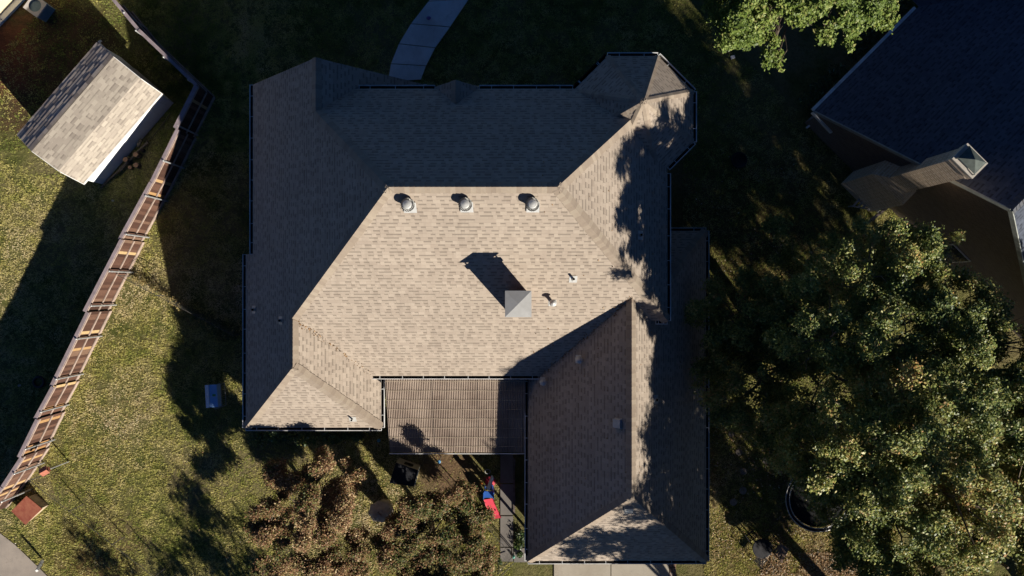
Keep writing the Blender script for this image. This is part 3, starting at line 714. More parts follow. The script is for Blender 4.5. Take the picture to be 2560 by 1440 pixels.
# ------------------------------------------------------------------ shed
nd = Vector((.756, -.655, 0)); ad = Vector((.655, .756, 0))
sh = thing('garden_shed', nd*-19.5 + ad*-6.4 + Vector((0, 0, GZ)), 'white garden shed with a tan shingled barn-shaped roof', 'shed')
def sp3(nn, aa, z): return nd*nn + ad*aa + Vector((0, 0, z))
A0, A1 = -9.1, -3.72; prof = [(-21.35, .98), (-20.72, 2.0), (-19.52, 2.42), (-18.32, 2.0), (-17.68, .98)]
s_ = MB()
for i in range(4):
    slope_poly(s_, [sp3(prof[i][0], A0, prof[i][1]), sp3(prof[i+1][0], A0, prof[i+1][1]), sp3(prof[i+1][0], A1, prof[i+1][1]), sp3(prof[i][0], A1, prof[i][1])])
s_.build('roof', M_shedroof, sh)
s_ = MB()
# raised overlapping courses on the far upper slope
for i in range(7):
    f0 = i/7; n1_ = -19.55 - 1.17*f0; n2_ = -19.55 - 1.17*(i+1.12)/7; z1_ = 2.43 - .42*f0; z2_ = 2.43 - .42*(i+1.12)/7
    y = A0
    while y < A1 - .05:
        L = min(random.uniform(.22, .4), A1 - y); h = random.choice((.002, .010)); tt = random.random()
        p = [sp3(n1_, y, z1_+.01), sp3(n1_, y+L, z1_+.01), sp3(n2_, y+L, z2_+.018+h), sp3(n2_, y, z2_+.018+h)]
        s_.poly(p, t=.05+.9*tt); s_.poly([p[3], p[2], p[2]-Vector((0, 0, .05)), p[3]-Vector((0, 0, .05))], t=.05); y += L
s_.build('shingle_courses', tinted('far_courses', [(0, (.34, .28, .24)), (.5, (.50, .42, .35)), (1, (.6, .52, .44))], .9, .15), sh)
w_ = MB(); nin, nout = -21.15, -17.86; a_in, a_out = A0+.12, A1-.15
def wq(nn, aa, z): return sp3(nn, aa, z)
for (p0, p1, zz) in (((nout, a_in), (nout, a_out), .92), ((nin, a_in), (nin, a_out), .92)):
    w_.poly([wq(*p0, GZ), wq(*p1, GZ), wq(*p1, zz), wq(*p0, zz)])
for aa in (a_in, a_out):
    w_.poly([wq(nin, aa, GZ), wq(nout, aa, GZ), wq(nout, aa, .9), wq(-18.35, aa, 1.96), wq(-19.52, aa, 2.36), wq(-20.7, aa, 1.96), wq(nin, aa, .9)])
for i in range(9):
    q = wq(nout+.008, a_in + (a_out-a_in)*(i+.5)/9, 0)
    w_.bar(wp(q, GZ+.05), wp(q, .9), .02, .025)
w_.build('wall', basic('shed_siding', (.88, .92, .93), .5, .08, 2), sh)
f_ = MB(); f_.bar(sp3(-17.70, A0, .93), sp3(-17.70, A1, .93), .05, .13); f_.bar(sp3(-17.80, A0, .88), sp3(-17.80, A1, .88), .16, .02)
for aa in (A0-.01, A1+.01):
    for i in range(4): f_.bar(sp3(prof[i][0], aa, prof[i][1]-.06), sp3(prof[i+1][0], aa, prof[i+1][1]-.06), .025, .1)
f_.build('trim', M_white, sh)
dd = MB(); dd.box(wq(-19.52, a_out+.02, GZ+.95), (1.4, .04, 1.8), M=Matrix((nd, ad, Vector((0, 0, 1)))).transposed()); dd.build('door', M_white, sh)

# ---- firewood and clutter between shed and fence
M_cut = basic('cut_wood', (.36, .20, .12), .9, .3, 10); M_log = basic('grey_log', (.16, .13, .10), .95, .4, 10)
def log_(px, py, h, r, label):
    q = P(px, py); t = thing('log_round', q, label, 'log', 'cut log rounds between shed and fence')
    b = MB(); b.lathe(q, [(r*1.05, 0), (r, h*.5), (r*.98, h)], 7); b.build('bark', M_log, t)
    b = MB(); b.lathe(q + Vector((0, 0, h+.002)), [(r*.9, 0), (r*.88, .006)], 7); b.build('cut_face', M_cut, t)
for a in [(325, 402, .42, .13, 'cut log round nearest the shed wall, reddish top'), (350, 390, .42, .13, 'brick-red cut log round closest to the fence'), (348, 415, .3, .13, 'greyer log round below the two red ones'), (330, 420, .2, .1, 'small log round at the lower end of the log pile'), (360, 377, .2, .09, 'dark little log round at the upper end of the log pile')]: log_(*a)
for (a, b_, r, lab) in [(P(252, 472, GZ+.12), P(370, 355, GZ+.35), .045, 'longest weathered pole lying along the shed wall'), (P(300, 430, GZ+.2), P(368, 352, GZ+.15), .04, 'shorter grey pole lying beside the longest pole by the shed'), (P(372, 350, GZ+.1), P(428, 283, GZ+.1), .02, 'thin bare branch reaching toward the fence corner'), (P(345, 368, GZ+.3), P(352, 352, GZ+.4), .07, 'short thick stub of timber beside the shed wall')]:
    m_ = MB(); pts = [a.lerp(b_, k/6) + Vector((random.uniform(-.04, .04), random.uniform(-.04, .04), 0)) for k in range(7)]; m_.tube(pts, [r*random.uniform(.8, 1.2) for _ in range(7)], 7)
    tag(m_.build('pole', M_log), lab, 'wooden pole', 'poles lying beside the shed')
for (px, py, sz, lab) in [(284, 502, .07, 'white paper cup on the shaded grass below the shed'), (51, 963, .08, 'white scrap of paper on the shaded grass left of the long fence')]:
    m_ = MB(); m_.lathe(P(px, py), [(sz*.5, 0), (sz*.7, sz*1.4), (sz*.62, sz*1.4), (sz*.45, .01)], 10); tag(m_.build('cup' if px > 100 else 'paper_scrap', M_white), lab, 'litter')
m_ = MB(); q = P(97, 955, GZ+.06); m_.tube([(q.x+.24*math.cos(a*.314), q.y+.24*math.sin(a*.314), q.z) for a in range(20)], .06, 8, closed=True); tag(m_.build('tyre', M_darkmetal), 'old round tyre lying in the shade left of the long fence', 'tyre')

# ------------------------------------------------------------------ privacy fence
FT = 1.38
fence = thing('privacy_fence', P(350, 700), 'long brown board privacy fence with a grey cap rail and steel posts', 'fence')
secs = [((275, -8), (345, 76)), ((345, 76), (490, 214)), ((490, 214), (437, 320)), ((441, 322), (375, 455)), ((375, 455), (297, 598)), ((303, 598), (210, 778)), ((216, 780), (125, 965)), ((130, 966), (86, 1046)), ((92, 1048), (46, 1142)), ((51, 1143), (2, 1218)), ((2, 1218), (-60, 1300))]
center = Vector((0, 0, 0))
def fence_sec(a, b_, idx):
    A, B = P(*a, FT), P(*b_, FT); d = B-A; d.z = 0; L = d.length; d.normalize(); inn = Vector((-d.y, d.x, 0))
    if inn.dot(-A) < 0: inn = -inn
    hp = .035 * ((idx % 3) - 1)
    pk = MB(); x = 0; y_ang = math.atan2(d.y, d.x)
    while x < L:
        wdt = min(.150, L - x); q = A + d*(x+wdt/2); r_ = random.random()
        t = random.uniform(.08, .72) if r_ > (.11 if idx > 5 else .04) else random.uniform(.86, 1.0)
        top = FT - .06 + hp + random.uniform(-.015, .0)
        pk.box((q.x, q.y, (top+GZ)/2+.02), (wdt, .018 + .006*(int(x/.142) % 2), top-GZ-.04), rot=y_ang + random.uniform(-.03, .03), t=t); x += .142
    pk.build('picket_panel', M_picket, fence)
    for zr in (GZ+.22, GZ+1.02, FT-.22+hp):
        r_ = MB(); r_.bar(A + inn*.045 + Vector((0, 0, zr-FT)), B + inn*.045 + Vector((0, 0, zr-FT)), .04, .085); r_.build('rail', M_rail, fence)
    r_ = MB(); r_.bar(A + inn*.03 + Vector((0, 0, hp-.015)), B + inn*.03 + Vector((0, 0, hp-.015)), .15 if idx != 2 else .2, .035); r_.build('cap_rail', M_caprail, fence)
    m_ = MB(); m_.bar(A + inn*.02 + Vector((0, 0, GZ+.10-FT)), B + inn*.02 + Vector((0, 0, GZ+.10-FT)), .025, .2); m_.build('kickboard', M_rail, fence)
for i, (a, b_) in enumerate(secs): fence_sec(a, b_, i)
posts = [(315, 35), (345, 80), (414, 146), (476, 203), (441, 312), (404, 400), (360, 488), (311, 585), (269, 678), (224, 765), (186, 848), (136, 949), (98, 1031), (60, 1124), (32, 1186), (0, 1256)]
for k, (px, py) in enumerate(posts):
    q = P(px, py, FT); v_ = Vector((-q.x, -q.y, 0)).normalized(); q = q + v_*(.07 if k > 3 else -.12)
    m_ = MB(); m_.tube([(q.x, q.y, GZ), (q.x, q.y, FT-.01)], .038, 10); m_.lathe((q.x, q.y, FT-.015), [(.044, 0), (.044, .03), (.02, .055)], 10)
    for zr in (GZ+.22, GZ+1.02, FT-.25): m_.lathe((q.x, q.y, zr), [(.048, 0), (.048, .05)], 10)
    m_.build('post', M_metal, fence)

# ------------------------------------------------------------------ chain-link fences
def chainlink(t, a, b_, h=1.1, spacing=.12, posts_at=(0, 1), r=.0014):
    a = Vector((a.x, a.y, GZ)); b_ = Vector((b_.x, b_.y, GZ)); d = b_-a; L = d.length; d.normalize(); side = Vector((-d.y, d.x, 0))
    m_ = MB(); x = -h
    while x < L:
        for sg_ in (1, -1):
            x0, x1 = (x, x+h) if sg_ > 0 else (x+h, x); z0_, z1_ = 0.03, h
            f0, f1 = 0.0, 1.0
            def clip(xa, xb):
                lo, hi = 0.0, 1.0; dx = xb-xa
                for bound, s in ((0, 1), (L, -1)):
                    t_ = (bound-xa)/dx
                    if (dx > 0) == (s > 0): lo = max(lo, t_)
                    else: hi = min(hi, t_)
                return lo, hi
            lo, hi = clip(x0, x1)
            if hi > lo:
                p = a + d*(x0+(x1-x0)*lo) + Vector((0, 0, z0_+(z1_-z0_)*lo)); q = a + d*(x0+(x1-x0)*hi) + Vector((0, 0, z0_+(z1_-z0_)*hi))
                m_.tube([p + side*.004*sg_, q + side*.004*sg_], r, 3, cap=False)
        x += spacing
    m_.build('wire_mesh', M_wire, t)
    m_ = MB(); m_.tube([a + Vector((0, 0, h)), b_ + Vector((0, 0, h))], .012, 8); m_.build('top_rail', M_wire, t)
    for f in posts_at:
        p = a + d*L*f; m_ = MB(); m_.tube([p, p + Vector((0, 0, h+.06))], .02, 8); m_.build('post', M_wire, t)
t = thing('chain_link_fence', P(280, 1330), 'waist-high chain-link fence running from the birdhouse across the lower left lawn', 'fence', 'chain-link fences')
chainlink(t, P(112, 1186), P(520, 1502), posts_at=(0, .235, .49, .74, 1))
t = thing('chain_link_fence', P(460, 770), 'chain-link fence overgrown with vine between the board fence and the house', 'fence', 'chain-link fences')
chainlink(t, P(327, 690), P(606, 835), posts_at=(0, .33, .66, 1))
t = thing('chain_link_fence', P(1190, 1270), 'chain-link fence ending at the side path below the red slide', 'fence', 'chain-link fences')
chainlink(t, P(1098, 1160), P(1280, 1368), posts_at=(0, .5, 1))
t = thing('chain_link_gate', P(1250, 1400), 'open chain-link gate at the corner of the garage', 'gate')
for a, b_ in ((P(1279, 1372), P(1246, 1412)), (P(1246, 1412), P(1243, 1475))):
    chainlink(t, a, b_, 1.15, .12)
m_ = MB(); a = P(1283, 1398, GZ+.1); m_.tube([P(1284, 1408, GZ+.3), P(1240, 1452, GZ+.5)], .016, 8); m_.build('brace', M_wire, t)

# ---- birdhouse on its post, dog house
q = P(110, 1178, 1.15)
t = thing('birdhouse', (q.x, q.y, GZ), 'terracotta red birdhouse on a post at the end of the chain-link fence', 'birdhouse')
b = MB(); b.box((q.x, q.y, 1.0), (.24, .2, .22), rot=.5); b.build('box', basic('red_clay', (.34, .11, .07), .8, .3, 8), t)
b = MB(); Mr = Matrix.Rotation(.5, 3, 'Z')
for s_ in (-1, 1):
    v_ = Mr @ Vector((0, s_*.09, 0)); b.box((q.x+v_.x, q.y+v_.y, 1.17), (.36, .22, .02), M=Mr @ Matrix.Rotation(-s_*R(32), 3, 'X'))
b.build('roof', basic('red_clay_roof', (.45, .16, .10), .7, .25, 8), t)
b = MB(); b.tube([(q.x, q.y, GZ), (q.x, q.y, .9)], .03, 8); b.build('post', M_metal, t)
t = thing('dog_house', P(90, 1262), 'rust-red roofed dog house at the foot of the long fence', 'dog house')
zr0, zr1 = GZ+.42, GZ+.68; cr_ = [P(28, 1278, zr0), P(66, 1240, zr1), P(105, 1272, zr1-.02), P(63, 1312, zr0)]
b = MB(); b.poly(cr_); b.poly([c_ - Vector((0, 0, .04)) for c_ in reversed(cr_)])
for i in range(4): b.poly([cr_[i-1], cr_[i], cr_[i]-Vector((0, 0, .04)), cr_[i-1]-Vector((0, 0, .04))])
b.build('roof', basic('rust_roof', (.24, .062, .040), .8, .5, 3, col2=(.33, .12, .07)), t)
b = MB(); cm = sum(cr_, Vector((0, 0, 0)))/4; lo_ = [cm + (c_-cm)*.88 for c_ in cr_]
for i in range(4):
    p, q = lo_[i-1], lo_[i]; b.poly([wp(p, GZ), wp(q, GZ), wp(q, q.z-.04), wp(p, p.z-.04)])
b.build('wall', basic('dog_house_wall', (.45, .36, .25), .8, .3, 4), t)
# white post at the pavement
t = thing('marker_post', P(90, 1420), 'short white marker post leaning at the edge of the pavement', 'post')
b = MB(); a, c_ = P(106, 1402, GZ+.1), P(92, 1427, GZ+.75); b.bar(a, c_, .11, .11); b.build('post', M_white, t)
b = MB(); b.bar(a.lerp(c_, .42), a.lerp(c_, .46), .125, .125); b.build('band', M_metal, t)

# ------------------------------------------------------------------ back yard things
# covered cage with blue tarp
t = thing('covered_hutch', P(545, 985), 'low wire hutch under a pale blue cover beside the west wall of the house', 'hutch')
M_blue = basic('blue_cover', (.30, .50, .78), .9, .12, 3)
z1_, z2_ = GZ+.72, GZ+.5
p = [P(512, 963, z2_), P(541, 961, z1_), P(545, 1018, z1_), P(515, 1020, z2_)]; mid0, mid1 = P(522, 962, z1_), P(524, 1019, z1_)
b = MB(); b.poly([mid1, mid0, p[1], p[2]][::-1]); b.poly([p[0], mid0, mid1, p[3]])
for q in ((p[0], p[3]), (p[1], p[2])): b.poly([wp(q[0], q[0].z), wp(q[1], q[1].z), wp(q[1], GZ+.3), wp(q[0], GZ+.3)])
b.build('cover', M_blue, t)
b = MB(); b.bar(P(513, 992, z2_+.03), P(522, 992, z1_+.02), .012, .02); b.bar(P(522, 992, z1_+.02), P(543, 992, z1_+.02), .012, .02); b.bar(mid0+Vector((0, 0, .01)), mid1+Vector((0, 0, .01)), .02, .02); b.build('strap', M_white, t)
b = MB(); q = P(535, 988, z1_+.008); b.box(q, (.15, .1, .006)); b.build('tag', basic('green_tag', (.18, .40, .12), .6), t)
b = MB()
fr2 = [P(547, 962), P(563, 957), P(567, 1012), P(549, 1018)]
for i in range(4):
    for zz in (.08, .55): b.tube([wp(fr2[i-1], GZ+zz), wp(fr2[i], GZ+zz)], .012, 6)
    b.tube([wp(fr2[i], GZ), wp(fr2[i], GZ+.55)], .012, 6)
for k in range(12):
    f = k/11; b.tube([wp(fr2[1].lerp(fr2[2], f), GZ), wp(fr2[1].lerp(fr2[2], f), GZ+.55)], .004, 4)
b.build('wire_frame', M_metal, t)
# kids playhouse with black roof
t = thing('playhouse', P(1010, 1185), 'small black-roofed playhouse with a cream front below the patio cover', 'playhouse')
zr = GZ + 1.0; rfc = [P(990, 1157, zr), P(1045, 1176, zr), P(1035, 1216, zr-.1), P(973, 1208, zr-.1)]
b = MB(); b.poly(rfc[::-1]); b.poly([c_-Vector((0, 0, .04)) for c_ in rfc])
for i in range(4): b.poly([rfc[i-1], rfc[i], rfc[i]-Vector((0, 0, .04)), rfc[i-1]-Vector((0, 0, .04))])
b.build('roof', basic('black_roof', (.012, .013, .018), .75, .4, 6), t)
M_cream = basic('cream_plastic', (.80, .74, .52), .6, .15, 4)
f0_, f1_ = wp(rfc[0], 0), wp(rfc[1], 0); b = MB()
def fp(u, z): q = f0_.lerp(f1_, u); return (q.x, q.y, z)
zl, zh = GZ, zr-.05
for (u0, u1, za, zb_) in ((0, .32, zl, zh), (.72, 1, zl, zh), (.32, .72, zh-.2, zh), (.32, .72, zl, zl+.3)): b.poly([fp(u0, za), fp(u1, za), fp(u1, zb_), fp(u0, zb_)])
b.build('front_wall', M_cream, t)
b = MB()
for i, j in ((1, 2), (2, 3), (3, 0)):
    p_, q_ = rfc[i], rfc[j]; b.poly([wp(p_, GZ), wp(q_, GZ), wp(q_, q_.z-.04), wp(p_, p_.z-.04)])
b.bar(rfc[1]+Vector((.02, 0, .02)), rfc[2]+Vector((.02, 0, .02)), .04, .05); b.build('side_wall', M_cream, t)
# covered grill
q = P(962, 1262); t = thing('covered_grill', q, 'beige fabric covered kettle grill between the bronze-leaved trees', 'grill')
b = MB(); prof_ = [(.30, .0), (.34, .3), (.44, .75), (.50, 1.0), (.46, 1.2), (.30, 1.33), (.08, 1.38)]
n0 = len(b.v); b.lathe(q, prof_, 26, sx=1.15, sy=.95); b.v = [(x + .03*math.sin(9*math.atan2(y-q.y, x-q.x)+z*2), y + .03*math.cos(7*math.atan2(y-q.y, x-q.x)), z) for x, y, z in b.v]
b.build('cover', basic('beige_canvas', (.40, .34, .28), .85, .3, 5), t, smooth=True)
b = MB(); b.lathe(q+Vector((0, 0, 1.18)), [(.42, 0), (.43, .03), (.38, .035)], 26, sx=1.15, sy=.95); b.build('drawstring_band', basic('dark_band', (.08, .07, .06), .8), t)
# slide
t = thing('toy_slide', P(1225, 1265), 'red plastic toddler slide with a blue top platform beside the side path', 'slide')
M_red = basic('red_plastic', (.50, .035, .06), .4, .1, 3, spec=.5); M_bl = basic('blue_plastic', (.03, .12, .42), .4, .1, 3, spec=.5)
ctr = [((1221, 1247), .62), ((1226, 1262), .45), ((1232, 1275), .25), ((1237, 1288), .12), ((1240, 1296), .10)]
b = MB(); prev = None
for (c_, zz) in ctr:
    hw = 12 if zz > .2 else 13.5
    row = [P(c_[0]-hw, c_[1]+2, GZ+zz+.1), P(c_[0]-hw+1.5, c_[1]+2, GZ+zz), P(c_[0]+hw-1.5, c_[1]-1, GZ+zz), P(c_[0]+hw, c_[1]-1, GZ+zz+.1)]
    if prev:
        for k in range(3): b.poly([prev[k], prev[k+1], row[k+1], row[k]])
    prev = row
b.build('chute', M_red, t)
b = MB(); q = P(1222, 1236, GZ+.68); b.box(q, (.46, .3, .06)); b.box(q+Vector((-.23, 0, .12)), (.04, .3, .3)); b.box(q+Vector((.23, 0, .12)), (.04, .3, .3))
for sx_ in (-1, 1):
    for sy_ in (-1, 1): b.box((q.x+sx_*.2, q.y+sy_*.12, GZ+.33), (.05, .05, .66))
for k in range(3): b.box((q.x, q.y+.2+.03*k, GZ+.5-.17*k), (.4, .06, .04))
b.build('platform', M_bl, t)
# toy basketball hoop
t = thing('toy_basketball_hoop', P(1224, 1205), 'toy basketball stand with a pale blue-white backboard near the slide', 'basketball hoop')
b = MB(); Mb = Matrix.Rotation(R(-20), 3, 'Z'); b.box(P(1226, 1207, GZ+1.0), (.05, .62, .42), M=Mb @ Matrix.Rotation(R(12), 3, 'Y')); b.build('backboard', basic('backboard', (.62, .70, .80), .5, .1), t)
b = MB(); q = P(1217, 1204, GZ+.85); b.tube([(q.x+.2*math.cos(a*.349), q.y+.2*math.sin(a*.349), q.z) for a in range(18)], .016, 6, closed=True); b.build('rim', basic('dull_red_rim', (.4, .08, .06), .5), t)
b = MB(); q = P(1226, 1203); b.tube([q, q+Vector((0, 0, 1.0))], .04, 8); b.lathe(q, [(.25, 0), (.25, .1), (.1, .14)], 14); b.build('stand', M_red, t)
q = P(1219, 1179, GZ+.03); b = MB(); b.tube([(q.x+.125*math.cos(a*.314), q.y+.105*math.sin(a*.314)+.0, q.z) for a in range(20)], .014, 6, closed=True); tag(b.build('plastic_ring', M_white), 'white plastic ring lying on the dark grass above the toy hoop', 'ring')
b = MB(); b.lathe(P(1203, 1208, GZ), [(.02, 0), (.06, .03), (.07, .07), (.05, .12), (.01, .14)], 10); tag(b.build('ball', basic('orange_ball', (.6, .2, .04), .5), smooth=True), 'small orange ball on the grass beside the toy hoop', 'ball')
# blue pole top
t = thing('tetherball_pole', P(1101, 1148), 'thin pole topped with a light blue cup at the bare patch of earth', 'pole')
q = P(1103, 1142); b = MB(); b.tube([q, q+Vector((-.0, .0, .9))], .02, 8); b.build('pole', M_metal, t)
b = MB(); b.lathe(q+Vector((0, 0, .88)), [(.05, 0), (.08, .12), (.06, .13)], 12); b.build('cup', basic('sky_blue', (.15, .42, .75), .5), t)
b = MB(); b.lathe(P(948, 1100, GZ), [(.07, 0), (.09, .12), (.08, .13)], 10); tag(b.build('bucket', basic('teal_plastic', (.12, .35, .42), .5)), 'small teal bucket in the shade between house wing and patio cover', 'bucket')
b = MB(); b.lathe(P(1284, 1390, GZ), [(.05, 0), (.07, .1), (.05, .2), (.02, .22)], 10); tag(b.build('bottle', basic('green_plastic', (.15, .5, .4), .4)), 'pale green plastic bottle beside the chain-link gate', 'bottle')
# stepping stones
for px, py, r_, lab in [(1833, 1255, .17, 'sunlit round stepping stone, lowest of the row beside the garage'), (1857, 1226, .19, 'brownish stepping stone just above the sunlit one'), (1858, 1178, .17, 'grey stepping stone in the middle of the row beside the garage'), (1847, 1130, .17, 'grey stepping stone at the shaded upper part of the row'), (1828, 1085, .15, 'pinkish stepping stone at the top of the row beside the garage'), (1915, 1152, .17, 'dark stepping stone under the edge of the big tree'), (1930, 1131, .15, 'pale stone at the leafy edge right of the row'), (1911, 1051, .15, 'pale stone showing between the leaves of the big tree'), (1950, 1180, .13, 'small stone half under leaves left of the trampoline')]:
    b = MB(); b.lathe(P(px, py, GZ), [(r_*1.0, 0), (r_, .03), (r_*.93, .045)], 14, sx=random.uniform(.93, 1.05)); tag(b.build('stepping_stone', basic('stone', (.32, .27, .23), .9, .35, 7)), lab, 'stepping stone', 'round stepping stones')
# trampoline
q = P(2046, 1248, GZ+.55); t = thing('trampoline', (q.x, q.y, GZ), 'round trampoline with a pale double rim half under the big tree', 'trampoline')
rt = 1.52; K = 48
b = MB(); b.tube([(q.x+rt*math.cos(2*math.pi*k/K), q.y+rt*math.sin(2*math.pi*k/K), q.z) for k in range(K)], .022, 8, closed=True); b.tube([(q.x+(rt-.16)*math.cos(2*math.pi*k/K), q.y+(rt-.16)*math.sin(2*math.pi*k/K), q.z+.02) for k in range(K)], .018, 8, closed=True); b.build('frame', M_alu, t)
b = MB(); 
for k in range(K):
    a0_, a1_ = 2*math.pi*k/K, 2*math.pi*(k+1)/K
    b.poly([(q.x+r_*math.cos(a), q.y+r_*math.sin(a), q.z-.005) for r_, a in ((rt-.02, a0_), (rt-.02, a1_), (rt-.14, a1_), (rt-.14, a0_))])
b.build('pad', basic('dark_pad', (.02, .02, .03), .7, .3), t)
b = MB(); b.lathe((q.x, q.y, q.z-.04), [(rt-.2, 0), (rt-.2, .01)], 40); b.build('mat', basic('trampoline_mat', (.006, .007, .008), .9, .3, 4), t)
for k in range(4):
    a = k*math.pi/2+.4; b = MB(); b.tube([(q.x+rt*math.cos(a), q.y+rt*math.sin(a), q.z), (q.x+rt*.95*math.cos(a+.25), q.y+rt*.95*math.sin(a+.25), GZ+.03), (q.x+rt*.95*math.cos(a+.45), q.y+rt*.95*math.sin(a+.45), GZ+.03), (q.x+rt*math.cos(a+.6), q.y+rt*math.sin(a+.6), q.z)], .02, 6); b.build('leg', M_alu, t)
# patio set
def chair(px, py, rot, label):
    q = P(px, py); t = thing('garden_chair', q, label, 'chair', 'dark metal garden chairs'); Mr = Matrix.Rotation(rot, 3, 'Z')
    def W(x, y, z): v_ = Mr @ Vector((x, y, z)); return q + v_
    b = MB()
    for i in range(7): b.bar(W(-.22, -.21+i*.07, .43), W(.22, -.21+i*.07, .43), .035, .015)
    b.build('seat', M_darkmetal, t)
    b = MB(); b.tube([W(-.22, .24, .43), W(-.22, .32, .9), W(.22, .32, .9), W(.22, .24, .43)], .014, 6)
    for i in range(6): b.tube([W(-.18+i*.072, .25, .45), W(-.18+i*.072, .32, .88)], .006, 4)
    b.build('backrest', M_darkmetal, t)
    for sx_ in (-1, 1):
        b = MB(); b.tube([W(sx_*.24, -.2, 0), W(sx_*.24, -.2, .64), W(sx_*.24, .26, .66)], .013, 6); b.build('armrest', M_darkmetal, t)
        for sy_ in (-1, 1): b = MB(); b.tube([W(sx_*.2, sy_*.2, 0), W(sx_*.2, sy_*.2, .43)], .013, 6); b.build('leg', M_darkmetal, t)
chair(1870, 1330, .6, 'dark metal garden chair nearest the garage, in tree shade'); chair(1925, 1345, 2.4, 'dark metal garden chair between the table and the brown mat'); chair(1893, 1393, 4.0, 'lowest dark metal garden chair of the group by the garage')
q = P(1893, 1358); t = thing('garden_table', q, 'round dark metal table among the garden chairs', 'table')
b = MB(); b.lathe(q+Vector((0, 0, .7)), [(.45, 0), (.46, .02), (.44, .03)], 24); b.build('table_top', M_darkmetal, t); b = MB(); b.lathe(q, [(.25, 0), (.04, .05), (.03, .7)], 12); b.build('pedestal', M_darkmetal, t)
b = MB(); q0_, q1_, q2_, q3_ = P(1925, 1368, GZ+.03), P(1944, 1350, GZ+.03), P(1964, 1366, GZ+.03), P(1948, 1398, GZ+.03)
t = thing('fire_bench', P(1945, 1375), 'brown slatted wooden bench seat lit by the sun under the trees', 'bench')
b = MB()
for i in range(5):
    f = (i+.5)/5; b.bar(q0_.lerp(q3_, f)+Vector((0, 0, .4)), q1_.lerp(q2_, f)+Vector((0, 0, .4)), .1, .03)
b.build('seat', basic('brown_slats', (.30, .20, .15), .8, .3, 6), t)
for q in (q0_, q1_, q2_, q3_): b = MB(); b.bar(q, q+Vector((0, 0, .38)), .05, .05); b.build('leg', M_rail, t)
# fire pit
q = P(1843, 403); t = thing('fire_pit', q, 'dark round metal fire pit on the shaded grass between the two houses', 'fire pit')
b = MB(); b.tube([(q.x+.36*math.cos(a*.262), q.y+.36*math.sin(a*.262), GZ+.3) for a in range(24)], .025, 6, closed=True); b.lathe(q+Vector((0, 0, .1)), [(.15, 0), (.3, .08), (.36, .2), (.33, .19), (.25, .09), (.1, .02)], 24); b.build('bowl', M_darkmetal, t)
b = MB()
for k in range(3): a = k*2.1; b.tube([(q.x+.3*math.cos(a), q.y+.3*math.sin(a), GZ), (q.x+.28*math.cos(a), q.y+.28*math.sin(a), GZ+.2)], .015, 6)
b.build('leg', M_darkmetal, t)
b = MB(); b.box(P(1832, 143, GZ+.03), (.2, .16, .05), rot=.3); tag(b.build('utility_lid', M_white), 'small white lid in the shaded grass below the bright tree', 'lid')
b = MB(); q = P(1072, 46, GZ+.09); b.lathe(q, [(.06, 0), (.09, .05), (.04, .1)], 9, sx=1.3); tag(b.build('toy', basic('purple_toy', (.22, .14, .35), .6, .4)), 'small purple toy left on the curved front walk', 'toy')

# ------------------------------------------------------------------ vegetation
def vnoise(x, y, s, seed=0):
    r_ = np.random.default_rng(seed); G = r_.random((128, 128)); u = (x*s) % 128; v = (y*s) % 128
    i = np.floor(u).astype(int); j = np.floor(v).astype(int); fu = u-i; fv = v-j; fu = fu*fu*(3-2*fu); fv = fv*fv*(3-2*fv)
    i1 = (i+1) % 128; j1 = (j+1) % 128; i %= 128; j %= 128
    return (G[i, j]*(1-fu)+G[i1, j]*fu)*(1-fv) + (G[i, j1]*(1-fu)+G[i1, j1]*fu)*fv
def leaves(pos, size, ratio=.5, up=.5, jitter=.35, nrm_bias=None):
    """one small pointed leaf (4-gon) per position"""
    n_ = len(pos); d = rng.normal(size=(n_, 3)); nm = rng.normal(size=(n_, 3)); nm[:, 2] = np.abs(nm[:, 2]) + up
    if nrm_bias is not None: nm += nrm_bias
    nm /= np.linalg.norm(nm, axis=1)[:, None]; d -= nm*np.sum(d*nm, axis=1)[:, None]; d /= np.linalg.norm(d, axis=1)[:, None]
    s_ = np.cross(nm, d); L = size*(1 + jitter*rng.normal(size=n_)).clip(.4, 1.9)[:, None]; W = L*ratio
    V = np.stack([pos - d*L*.5, pos + s_*W*.5 + d*L*.05, pos + d*L*.5, pos - s_*W*.5 + d*L*.05], 1)
    return V.reshape(-1, 3)
